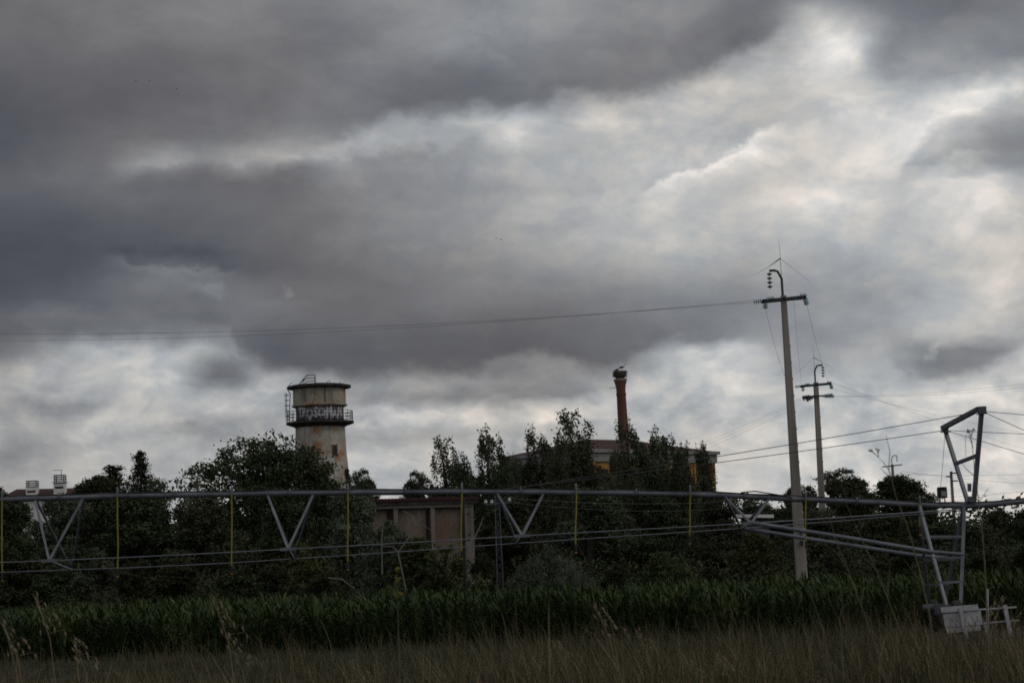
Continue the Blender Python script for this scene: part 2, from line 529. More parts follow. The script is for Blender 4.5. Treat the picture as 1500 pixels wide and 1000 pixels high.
        sm = nt.nodes.new('ShaderNodeMapRange'); sm.interpolation_type = 'SMOOTHSTEP'
        sm.inputs['From Max'].default_value = 0.75
        nt.links.new(gr.outputs['Fac'], sm.inputs['Value'])
        Ls = mathn(nt, 'MULTIPLY_ADD', sm.outputs[0], val * 0.5 / 255.0, Ls)
    # billow texture: stronger in the bright, thin cloud
    wv2 = vadd(uv, wn(5.0, 0.06, (1.1, 6.7, 0), 1.0))
    d1 = noise(nt, 8.0, 8, 0.55, mapping(nt, wv2, (1, 2.0, 1), (5.3, 0.4, 0), (0, 0, R(17))), 0.0, '2D')
    d2 = noise(nt, 24.0, 6, 0.60, mapping(nt, wv2, (1, 1.5, 1), (2.3, 7.4, 0), (0, 0, R(22))), 0.0, '2D')
    dd = mathn(nt, 'ADD', mathn(nt, 'MULTIPLY_ADD', d1, 1.5, -0.75), mathn(nt, 'MULTIPLY_ADD', d2, 0.7, -0.35))
    d3 = noise(nt, 13.0, 5, 0.5, mapping(nt, wv2, (1, 1.8, 1), (6.6, 2.4, 0), (0, 0, R(20))), 0.0, '2D')
    p3 = nt.nodes.new('ShaderNodeMapRange'); p3.interpolation_type = 'SMOOTHSTEP'
    p3.inputs['From Min'].default_value = 0.50; p3.inputs['From Max'].default_value = 0.62
    p3.inputs['To Min'].default_value = -0.05; p3.inputs['To Max'].default_value = 0.14
    nt.links.new(d3, p3.inputs['Value'])
    dd = mathn(nt, 'ADD', dd, p3.outputs[0])
    low = edge(mathn(nt, 'MULTIPLY', v, -1.0), 0.0, 0.10)
    amp = mathn(nt, 'MULTIPLY', mathn(nt, 'MULTIPLY', mathn(nt, 'POWER', Ls, 2.0), DETAIL), mathn(nt, 'MULTIPLY_ADD', low, 0.75, 1.0))
    Lf = mathn(nt, 'MULTIPLY_ADD', dd, amp, Ls)
    # grey value -> tint, blue grey in the thick cloud, creamy in the thin
    tint = ramp(nt, Lf, [(0.0, (0.0, 0.0, 0.0)), (0.30, (0.300, 0.304, 0.330)), (0.42, (0.418, 0.418, 0.432)), (0.55, (0.545, 0.550, 0.560)), (0.70, (0.700, 0.702, 0.700)), (0.80, (0.812, 0.800, 0.782)), (0.92, (0.945, 0.915, 0.885)), (1.0, (1.0, 0.985, 0.96))])
    h = noise(nt, 2.5, 4, 0.5, mapping(nt, uv, (1, 1, 1), (1.3, 9.4, 0)), 0.0, '2D')
    hue = ramp(nt, h, [(0.35, (1.012, 0.998, 0.985)), (0.65, (0.985, 1.0, 1.015))])
    tint = mixc(nt, 1.0, tint, hue, 'MULTIPLY')
    wm = ramp(nt, mathn(nt, 'MULTIPLY_ADD', dd, 1.0, 0.5), [(0.34, (0.995, 1.0, 1.006)), (0.5, (1.0, 1.0, 1.0)), (0.66, (1.01, 1.0, 0.988))])
    tint = mixc(nt, ramp(nt, Ls, [(0.42, 0.0), (0.62, 1.0)]), tint, mixc(nt, 1.0, tint, wm, 'MULTIPLY'))
    gm = nt.nodes.new('ShaderNodeGamma'); gm.inputs['Gamma'].default_value = 2.2
    nt.links.new(tint, gm.inputs['Color'])
    cloud = nt.nodes.new('ShaderNodeBackground')
    nt.links.new(gm.outputs[0], cloud.inputs['Color'])
    nt.links.new(mathn(nt, 'MULTIPLY_ADD', far, REAR_GAIN, 1.0), cloud.inputs['Strength'])
    sky = nt.nodes.new('ShaderNodeTexSky'); sky.sky_type = 'NISHITA'; sky.sun_disc = False
    sky.sun_elevation = SUN_EL; sky.sun_rotation = SUN_AZ
    bg = nt.nodes.new('ShaderNodeBackground'); bg.inputs['Strength'].default_value = 0.06
    nt.links.new(sky.outputs[0], bg.inputs['Color'])
    mx = nt.nodes.new('ShaderNodeMixShader')
    mx.inputs[0].default_value = 0.96
    nt.links.new(bg.outputs[0], mx.inputs[1]); nt.links.new(cloud.outputs[0], mx.inputs[2])
    nt.links.new(mx.outputs[0], out.inputs['Surface'])

# brightness of the cloud banks, one row per elevation, left to right
SKY = [
 (0,   [110,112,115,118,120,122,124,126,124,122,128,134,138,138,135,142,148,145,140,134,138,128,120,118,118,114,108,105,100,102,112]),
 (35,  [108,110,112,114,116,120,124,126,120,118,122,130,136,140,140,142,146,140,136,136,136,128,122,134,176,158,130,120,117,120,122]),
 (70,  [104,106,108,110,112,114,118,118,114,112,116,124,132,138,138,136,136,134,132,132,132,126,120,152,210,214,148,135,135,132,130]),
 (100, [ 98,100,102,104,104,104,106,108,110,112,120,126,124,122,124,126,128,130,132,132,132,136,162,184,214,208,150,148,148,138,130]),
 (125, [ 92, 94, 96, 98,100,102,104,106,110,114,122,126,116,114,116,120,124,128,130,134,148,170,182,186,208,190,158,158,152,152,165]),
 (150, [ 88, 90, 92, 92, 94, 98,102,108,112,116,124,122,116,118,124,126,132,146,156,166,178,180,178,184,192,196,188,190,212,218,195]),
 (180, [ 84, 86, 90, 94, 98,104,110,112,112,116,124,130,142,152,160,180,166,180,190,182,182,182,184,190,204,210,212,216,214,196,180]),
 (205, [ 84, 88, 94,104,106,108,110,116,124,126,138,152,150,148,152,184,168,172,180,184,186,188,196,200,206,206,214,220,192,162,155]),
 (230, [ 84, 90, 98,106,122,136,124,142,154,160,152,140,140,145,152,162,170,174,182,188,192,212,214,198,200,212,216,204,166,148,140]),
 (250, [ 88, 94,102,112,140,140,122,150,126,130,138,142,146,152,158,168,174,178,180,198,212,204,194,194,198,214,210,180,160,150,142]),
 (275, [ 94, 98,106,110,112,112,108,112,112,118,130,136,140,144,150,158,166,172,180,194,190,186,184,196,204,200,196,198,212,214,175]),
 (300, [ 92, 95, 98,102,104,106,108,112,114,120,128,134,138,142,150,162,172,178,184,186,188,188,192,206,212,208,200,200,214,215,185]),
 (325, [ 84, 85, 88, 92, 96, 98,100,104,108,114,122,130,136,142,148,158,168,176,182,184,184,184,186,194,200,190,188,205,212,208,192]),
 (350, [ 78, 80, 82, 84, 86, 88, 92, 98,102,108,118,128,134,140,148,158,166,174,178,180,182,180,180,182,184,184,184,192,206,200,190]),
 (375, [ 74, 76, 78, 80, 82, 84, 86, 92, 96,104,112,120,128,134,140,146,154,160,166,170,172,172,172,172,174,176,178,184,188,194,190]),
 (395, [ 76, 77, 78, 84, 98,104, 96, 90, 92,100,108,116,122,128,132,138,144,150,154,156,158,160,160,160,162,166,170,176,180,188,190]),
 (420, [ 76, 78, 82, 96,108,114,110,110,104,104,108,112,118,122,124,128,132,134,136,138,140,142,144,146,150,154,160,170,180,190,186]),
 (445, [ 80, 84, 90, 98,106,112,112,114,114,110,106,108,112,114,118,118,118,120,124,128,130,134,136,140,144,148,154,172,186,188,186]),
 (470, [ 98,108,112,116,116,114,112,112,110,106,104,106,104,106,108,108,108,112,116,120,126,132,142,140,150,156,166,178,190,192,184]),
 (495, [100,108,112,120,126,132,138,112, 96, 96, 98, 98, 98, 98,100,102,104,108,112,118,124,134,146,142,146,152,160,170,178,184,184]),
 (515, [112,132,152,166,172,168,160,122, 96, 95, 96, 98, 98, 98, 98,100,102,106,110,134,176,184,172,152,148,156,164,142,140,148,185]),
 (540, [132,152,166,172,178,172,132,124,104, 98, 98,100,102,104,106,112,122,120,116,150,186,190,186,170,165,170,172,142,140,158,192]),
 (560, [150,165,172,176,178,178,128,122,142,130,128,130,132,130,130,132,134,136,150,176,184,186,184,180,180,182,172,152,170,188,196]),
 (580, [160,170,172,172,174,176,172,168,160,146,134,130,128,126,126,128,132,140,162,180,182,182,182,182,184,184,184,186,190,194,196]),
 (600, [150,152,150,160,176,172,172,168,160,150,150,160,172,170,160,160,170,172,168,176,180,188,188,184,182,184,186,188,190,196,200]),
 (620, [160,158,152,172,180,168,150,146,152,156,162,186,186,178,170,172,186,176,172,182,178,186,190,186,186,186,188,190,190,196,200]),
 (640, [162,152,148,165,180,172,160,158,162,164,158,160,165,162,162,168,170,168,176,186,182,188,188,186,188,188,190,192,192,198,202]),
 (665, [150,150,154,166,174,176,176,176,176,176,182,184,184,180,178,178,182,182,184,186,186,188,190,190,192,192,190,188,196,202,206]),
 (700, [156,164,172,174,174,174,174,174,178,184,186,186,180,178,182,184,186,188,188,190,192,194,196,196,198,198,200,200,204,208,210]),
 (745, [160,168,174,176,176,176,176,176,180,186,188,188,184,182,184,186,188,190,190,192,194,196,198,198,200,200,202,202,206,210,212]),
]
# borders of cloud banks (photo-height curve), brightness step across them as
# (distance below the border, change), and where along the bank it shows
BANKS = [
 ([(0, 270), (150, 272), (215, 264), (265, 254), (300, 246), (345, 262), (366, 244), (420, 238), (490, 232), (560, 224), (640, 214), (1500, 150)],
  [(-60, 0), (-28, 4), (-10, 7), (12, -12), (44, -6), (100, 0)], (150, 700, 60)),
 ([(0, 300), (400, 245), (470, 214), (520, 196), (560, 182), (640, 160), (700, 154), (735, 163), (760, 154), (850, 140), (950, 130), (1010, 118), (1060, 95), (1130, 60), (1170, 22), (1500, 0)],
  [(-110, 0), (-34, -10), (-12, -14), (18, 18), (40, 11), (90, 0)], (440, 1180, 60)),
 ([(0, 420), (940, 284), (960, 275), (1010, 246), (1050, 234), (1090, 214), (1135, 190), (1180, 178), (1500, 150)],
  [(-40, 0), (-5, -14), (7, 30), (24, 10), (70, 0)], (930, 1160, 40)),
 ([(0, 560), (335, 488), (348, 520), (400, 545), (500, 548), (600, 547), (700, 541), (750, 526), (800, 514), (840, 524), (880, 536), (915, 533), (960, 514), (1000, 499), (1060, 508), (1130, 494), (1200, 500), (1500, 520)],
  [(-110, 0), (-44, -5), (-14, -8), (15, 20), (38, 12), (95, 0)], (325, 1130, 40)),
 ([(0, 545), (60, 522), (120, 503), (200, 512), (260, 504), (340, 494), (1500, 494)],
  [(-70, 0), (-18, -10), (18, 10), (40, 6), (90, 0)], (-150, 345, 30)),
 ([(0, 595), (400, 592), (560, 590), (700, 594), (760, 585), (860, 575), (930, 560), (1500, 560)],
  [(-60, 0), (-8, -8), (8, 12), (24, 6), (60, 0)], (480, 960, 60)),
 ([(0, 320), (1310, 262), (1325, 245), (1350, 214), (1382, 178), (1420, 165), (1500, 158)],
  [(-70, 0), (-22, 10), (-10, 14), (16, -18), (44, -14), (95, 0)], (1290, 1560, 50)),
 ([(0, 360), (195, 392), (240, 388), (300, 390), (330, 394), (1500, 400)],
  [(-30, 0), (-5, -8), (6, 12), (24, 4), (50, 0)], (150, 360, 40)),
 ([(0, 560), (1290, 540), (1312, 556), (1380, 561), (1435, 549), (1475, 528), (1500, 506), (1650, 490)],
  [(-90, 0), (-55, -10), (-16, -16), (12, 14), (36, 8), (80, 0)], (1288, 1600, 26)),
]
PUFFS = [
 (335, 556, 62, 30, 6, -30), (1190, 0, 1, 1, 0, 0), (1222, 80, 62, 48, 15, 26), (310, 427, 34, 20, 10, 26), (425, 434, 20, 12, 20, 30),
 (585, 617, 60, 22, 8, 26), (780, 612, 44, 18, 10, 26), (140, 628, 60, 26, 40, 26), (285, 636, 110, 16, 0, -26), (90, 600, 120, 18, -6, -18), (40, 690, 120, 50, 20, -14),
 (560, 645, 170, 20, 2, -18), (1070, 600, 44, 30, 60, 22), (975, 610, 40, 22, 20, 18), (1120, 566, 60, 26, 10, 10), (1405, 250, 80, 16, 10, 26), (1420, 315, 60, 40, 30, 20),
 (1220, 300, 70, 30, 5, 20), (1350, 285, 40, 24, 60, 16), (755, 205, 22, 24, 60, 24), (880, 180, 40, 18, 20, 16), (1470, 430, 70, 26, 20, 12), (1100, 520, 60, 22, 5, 12),
 (1360, 524, 16, 14, 0, 34), (930, 520, 40, 18, 30, -10), (640, 380, 260, 60, 8, -8), (250, 545, 60, 24, 30, 18), (420, 585, 60, 14, 0, 14), (1400, 660, 70, 26, 10, -12),
]
WARP1, WARP2, DETAIL = 0.030, 0.020, 0.24
REAR = (0.50, 0.68)
REAR_GAIN = 0.0
SUN_EL, SUN_AZ = R(38), R(110)
build_world()

sun = bpy.data.lights.new('sun', 'SUN')
sun.energy = 0.5
sun.angle = R(25)
sun.color = (1.0, 0.93, 0.84)
so = bpy.data.objects.new('sun', sun)
COL.objects.link(so)
sd = Vector((math.cos(SUN_EL) * math.sin(SUN_AZ), math.cos(SUN_EL) * math.cos(SUN_AZ), math.sin(SUN_EL)))
so.rotation_euler = sd.to_track_quat('Z', 'Y').to_euler()

# ------------------------------------------------------------------ ground sheet
def build_ground():
    ys = list(np.arange(-20, 40, 1.0)) + list(np.arange(40, 120, 5.0)) + [140, 180, 240, 320, 450, 700, 1200, 2500, 4500]
    xs = [-4500, -2000, -900, -400, -200, -120, -80] + list(np.arange(-60, 61, 2.0)) + [80, 120, 200, 400, 900, 2000, 4500]
    v = [(x, y, gz(x, y)) for y in ys for x in xs]
    n = len(xs)
    f = [(j * n + i, j * n + i + 1, (j + 1) * n + i + 1, (j + 1) * n + i) for j in range(len(ys) - 1) for i in range(n - 1)]
    me = bpy.data.meshes.new('ground'); me.from_pydata(v, [], f)
    me.polygons.foreach_set('use_smooth', [True] * len(f))
    o = link_mesh('ground', me, M['ground']); o['kind'] = 'structure'
build_ground()

# ------------------------------------------------------------------ leaves
def leaf_cards(pos, size, rng, aspect=0.45, bias=None, bk=0.0):
    n = len(pos)
    a = rng.normal(size=(n, 3))
    if bias is not None:
        a = a / np.linalg.norm(a, axis=1, keepdims=True) + np.asarray(bias) * bk
    a /= np.linalg.norm(a, axis=1, keepdims=True)
    b = np.cross(a, rng.normal(size=(n, 3)))
    b /= np.linalg.norm(b, axis=1, keepdims=True) + 1e-9
    sz = np.asarray(size)[:, None] * 0.5
    v = np.empty((n, 4, 3))
    v[:, 0] = pos - a * sz; v[:, 1] = pos + b * sz * aspect; v[:, 2] = pos + a * sz; v[:, 3] = pos - b * sz * aspect
    q = np.arange(4 * n).reshape(n, 4)
    return v.reshape(-1, 3), q

def crown_points(lobes, per_lobe, clumps, rng, spread=0.17, inner=0.45, flat=0.75):
    """leaf positions: clumps spread over ellipsoid lobes, denser to the outside"""
    P_ = []
    for (c, r) in lobes:
        c = np.array(c); r = np.array(r)
        vol = (r[0] * r[1] * r[2]) ** (1 / 3)
        k = clumps
        d = rng.normal(size=(k, 3)); d /= np.linalg.norm(d, axis=1, keepdims=True)
        rad = inner + (1.18 - inner) * rng.random(k) ** 0.75
        cc = c + d * rad[:, None] * r
        w = rng.random(k) + 0.35
        idx = rng.choice(k, per_lobe, p=w / w.sum())
        off = rng.normal(size=(per_lobe, 3)) * spread * vol * (0.6 + 0.8 * rng.random((k, 1)))[idx]
        off[:, 2] *= flat
        P_.append(cc[idx] + off)
    p = np.concatenate(P_)
    return p[p[:, 2] > 0.05]

def make_tree(name, mat, lobes, per, clumps, leaf, seed, trunk_r, trunk_top, spread=0.17, aspect=0.5, bias=None, bk=0, inner=0.45, flat=0.75, crown_name='crown', trunk_name='trunk', bark='bark', lean=0.0):
    rng = np.random.default_rng(seed)
    root = thing(name, None, None, (0, 0, 0))
    mb = MB()
    top = Vector((lean * trunk_top, 0, trunk_top))
    mb.tube([(0, 0, -0.3), (0.05, 0.02, trunk_top * 0.35), top * 0.7, top], [trunk_r * 1.25, trunk_r, trunk_r * 0.75, trunk_r * 0.4], 8)
    for i, (c, r) in enumerate(lobes):
        s_ = top * (0.35 + 0.5 * ((i * 0.37) % 1))
        c = Vector(c); mid = (s_ + c) / 2 + Vector((0, 0, 0.1 * (c - s_).length))
        mb.tube([s_, mid, c + Vector((0, 0, r[2] * 0.5))], [trunk_r * 0.5, trunk_r * 0.3, trunk_r * 0.08], 6)
    mb.build(trunk_name, M[bark], root)
    p = crown_points(lobes, per, clumps, rng, spread, inner, flat)
    v, q = leaf_cards(p, leaf * (0.6 + 0.8 * rng.random(len(p))), rng, aspect, bias, bk)
    np_mesh(crown_name, v, q, M[mat], root)
    return root

def rand_lobes(rng, n, W, z0, z1, r0, r1, fz=0.85):
    out = []
    for i in range(n):
        z = z0 + (z1 - z0) * (i / max(1, n - 1))
        t = (z - z0) / (z1 - z0)
        rr = W * (1 - 0.75 * t ** 1.5)
        a = rng.random() * 2 * PI + i * 2.4
        d = rr * (0.35 + 0.65 * rng.random())
        r = (r0 + (r1 - r0) * rng.random()) * (1 - 0.35 * t)
        out.append(((d * math.cos(a), d * math.sin(a) * 0.9, z), (r, r, r * fz)))
    return out

PROTO = {}
rg = np.random.default_rng(11)
# big oak (10 units high)
oak_l = [((-3.6, 0.3, 4.6), (2.1, 2.2, 1.7)), ((-1.7, -0.4, 6.9), (2.2, 2.2, 1.9)), ((0.4, 0.3, 8.1), (2.3, 2.3, 1.7)), ((2.3, -0.2, 7.9), (2.0, 2.1, 1.75)),
         ((3.2, 0.2, 6.0), (1.7, 2.0, 1.8)), ((4.2, -0.5, 3.7), (1.6, 1.9, 1.7)), ((0.6, -1.8, 5.8), (2.5, 2.0, 1.9)), ((-2.2, -1.4, 4.2), (2.4, 2.0, 1.9)),
         ((-5.2, 0.0, 2.8), (1.6, 1.8, 1.5)), ((2.0, -1.6, 3.4), (2.5, 2.2, 2.0)), ((-0.5, -1.5, 2.4), (2.8, 2.2, 1.9)), ((1.2, 1.8, 6.2), (2.3, 2.0, 2.0)), ((-3.3, -0.8, 1.6), (2.2, 2.0, 1.5)), ((4.6, -0.3, 1.6), (1.8, 1.9, 1.5)), ((1.5, -0.5, 1.2), (2.4, 2.0, 1.2))]
PROTO['oak'] = make_tree('oak_tree', 'leaf_oak', oak_l, 6200, 74, 0.20, 3, 0.42, 5.5, 0.13)
PROTO['round'] = make_tree('broadleaf_tree', 'leaf_oak', rand_lobes(rg, 14, 2.8, 1.2, 8.5, 1.3, 2.0), 4200, 60, 0.19, 5, 0.26, 5.5, 0.15)
PROTO['round2'] = make_tree('broadleaf_tree', 'leaf_poplar', rand_lobes(rg, 15, 3.0, 1.0, 8.7, 1.0, 1.9), 3600, 50, 0.18, 6, 0.24, 6, 0.16)
PROTO['willow'] = make_tree('willow_tree', 'leaf_willow', rand_lobes(rg, 12, 2.3, 1.0, 8.6, 1.3, 1.9), 3000, 40, 0.34, 7, 0.2, 6, 0.17, 0.26, (0.35, 0, -0.8), 1.1)

def make_poplar(name, seed, nb, spread, top_w, leaders, mat='leaf_poplar', leaf=0.175):
    """steep ascending branches, each carrying loose leaf clumps, ragged leaning tips"""
    rng = np.random.default_rng(seed)
    root = thing(name, None, None, (0, 0, 0))
    mb = MB(); pts = []
    def limb(path, r0, n, s0, s1, q0):
        path = np.array(path); n = int(n * 2.1)
        mb.tube([Vector(p) for p in path], [r0 * (1 - 0.85 * i / (len(path) - 1)) for i in range(len(path))], 6)
        k = max(4, int(n / 95))
        cq = q0 + (1 - q0) * np.sort(rng.random(k)) ** 0.9
        ci = rng.integers(0, k, n)
        q = np.clip(cq[ci] + rng.normal(size=n) * 0.035, 0, 1.02)
        seg = np.clip(q, 0, 0.999) * (len(path) - 1)
        i0 = seg.astype(int); f = (seg - i0)[:, None]
        p = path[i0] * (1 - f) + path[i0 + 1] * f
        sg = (s0 + (s1 - s0) * q)[:, None]
        off = rng.normal(size=(k, 3)) * np.array([1, 1, 0.5])
        dr = np.stack([-0.30 + 0.38 * rng.normal(size=k), 0.4 * rng.normal(size=k), 0.75 + 0.3 * rng.random(k)], 1)
        dr /= np.linalg.norm(dr, axis=1, keepdims=True)
        t_ = rng.beta(1.3, 1.3, n) - 0.4
        ln_ = (0.55 + 0.75 * rng.random(k))[ci]
        pts.append(p + off[ci] * sg * 0.95 + dr[ci] * (t_ * ln_)[:, None] + rng.normal(size=(n, 3)) * (0.115 * (1.15 - 0.8 * t_))[:, None])
    for (x, h, n) in leaders:
        limb([(x * 0.2, 0, -0.3), (x * 0.6, 0.1, h * 0.3), (x, 0, h * 0.62), (x - 0.25, 0, h * 0.85), (x - 0.62, 0, h)], 0.2, n, 0.62, 0.26, 0.2)
    for i in range(nb):
        t = i / (nb - 1.0)
        z0 = 0.4 + 5.6 * t ** 1.1
        ln = (3.3 - 1.3 * t) * (0.75 + 0.5 * rng.random())
        a = i * 2.399 + rng.random() * 0.8
        rr = (spread + (top_w - spread) * t) * (0.55 + 0.6 * rng.random())
        c, s_ = math.cos(a) * rr, math.sin(a) * rr
        limb([(0, 0, z0), (c * 0.55, s_ * 0.55, z0 + ln * 0.25), (c, s_, z0 + ln * 0.62), (c * 1.05 - 0.35, s_, z0 + ln)], 0.07, int(1050 - 320 * t), 0.66, 0.24, 0.12)
    p = np.concatenate(pts); p = p[p[:, 2] > 0.05]
    v, q = leaf_cards(p, leaf * (0.6 + 0.8 * rng.random(len(p))), rng, 0.5, (-0.3, 0, 0.6), 0.9)
    mb.build('trunk', M['bark'], root)
    np_mesh('crown', v, q, M[mat], root)
    return root
PROTO['poplar_a'] = make_poplar('poplar_tree', 21, 19, 2.3, 0.9, [(0, 10, 1300), (0.7, 8.6, 1000)])
PROTO['poplar_b'] = make_poplar('poplar_tree', 22, 20, 2.5, 1.2, [(-0.1, 10, 1100), (0.9, 9.3, 1000), (1.7, 8.2, 900), (-1.0, 8.3, 900)])
PROTO['poplar_c'] = make_poplar('poplar_tree', 23, 13, 1.2, 0.35, [(0, 10, 2400)])
PROTO['poplar_d'] = make_poplar('poplar_tree', 24, 24, 2.6, 1.4, [(-0.3, 10, 1400), (0.8, 9.5, 1200), (1.6, 8.6, 1000)])

def make_conifer():
    rng = np.random.default_rng(31)
    root = thing('conifer_tree', None, None, (0, 0, 0))
    mb = MB(); mb.tube([(0, 0, -0.3), (0.1, 0, 5), (0, 0, 9.9)], [0.2, 0.13, 0.02], 8)
    pts = []
    for i in range(64):
        t = i / 63.0
        z = 1.6 + 8.2 * t
        L = (1.9 * (1 - t) ** 0.75 + 0.22) * (0.5 + 0.7 * rng.random())
        a = i * 2.399 + rng.random()
        d = Vector((math.cos(a), math.sin(a), 0))
        s_ = Vector((0, 0, z)); e = s_ + d * L + Vector((0, 0, 0.12 * L))
        mb.tube([s_, (s_ + e) / 2 - Vector((0, 0, 0.04)), e], [0.035, 0.02, 0.006], 4)
        n = int(70 + 110 * L)
        q = rng.beta(2.0, 1.1, n)
        w = 0.10 + 0.13 * L
        pts.append(np.array(s_) + np.outer(q, np.array(e - s_)) + rng.normal(size=(n, 3)) * np.array([w, w, w * 0.6]))
    p = np.concatenate(pts)
    v, q = leaf_cards(p, 0.2 * (0.6 + 0.8 * rng.random(len(p))), rng, 0.35)
    mb.build('trunk', M['bark'], root)
    np_mesh('crown', v, q, M['leaf_conifer'], root)
    return root
PROTO['conifer'] = make_conifer()
def bush(name, mat, seed, n, W, z1, r0, r1, per, cl, leaf, **kw):
    r_ = np.random.default_rng(seed)
    return make_tree(name, mat, rand_lobes(r_, n, W, 0.5, z1, r0, r1, 0.9), per, cl, leaf, seed, 0.07, 2.2, crown_name='foliage', trunk_name='stem', **kw)
PROTO['bush_a'] = bush('bush', 'leaf_bush', 41, 9, 1.7, 3.2, 0.8, 1.2, 2300, 40, 0.15, spread=0.15)
PROTO['bush_b'] = bush('bush', 'leaf_bush', 42, 10, 2.0, 3.3, 0.7, 1.1, 2000, 34, 0.16, spread=0.15)
PROTO['bush_g'] = bush('bush', 'leaf_green', 43, 11, 2.3, 3.1, 0.8, 1.2, 2300, 44, 0.15, spread=0.14)
PROTO['bush_w'] = bush('bush', 'leaf_willow', 45, 10, 1.6, 3.3, 0.65, 1.0, 2000, 36, 0.2, spread=0.16, aspect=0.25)

def make_silver():
    rng = np.random.default_rng(44)
    root = thing('silver_bush', None, None, (0, 0, 0))
    mb = MB(); pts = []
    for i in range(60):
        a = rng.random() * 2 * PI; rr = 2.0 * rng.random() ** 0.6
        h = (3.7 - 0.75 * rr) * (0.65 + 0.4 * rng.random())
        b = Vector((rr * 0.5 * math.cos(a), rr * 0.5 * math.sin(a), 0)); e = Vector((rr * math.cos(a), rr * math.sin(a), h))
        mb.tube([b, (b + e) / 2 + Vector((0, 0, 0.2)), e], [0.03, 0.02, 0.006], 4)
        n = 520
        q = rng.beta(2.0, 1.2, n)
        pts.append(np.array(b) + np.outer(q, np.array(e - b)) + rng.normal(size=(n, 3)) * 0.17)
    p = np.concatenate(pts); p = p[p[:, 2] > 0]
    v, q = leaf_cards(p, 0.17 * (0.6 + 0.8 * rng.random(len(p))), rng, 0.3, (0, 0, 1), 0.9)
    mb.build('stem', M['bark'], root)
    np_mesh('foliage', v, q, M['leaf_silver'], root)
    return root
PROTO['silver'] = make_silver()
PH = {'oak': 10.35, 'round': 10.0, 'round2': 10.0, 'willow': 10.0, 'poplar_a': 10, 'poplar_b': 10, 'poplar_c': 10, 'poplar_d': 10, 'conifer': 10, 'bush_a': 4.1, 'bush_b': 4.1, 'bush_g': 4.0, 'bush_w': 4.1, 'silver': 3.7}
USED = set()

def plant(kind, px, py, Y, width, rz, label, cat, group):
    """width = how wide the proto is stretched, 1 keeps its own proportions"""
    pr = PROTO[kind]
    o = pr if kind not in USED else copy_tree(pr)
    USED.add(kind)
    top = P(px, py, Y)
    s = top.z / PH[kind]
    o.location = (top.x, Y, 0)
    o.scale = (s * width, s * width, s)
    o.rotation_euler = (0, 0, rz)
    tag(o, label, cat, group)
    return o

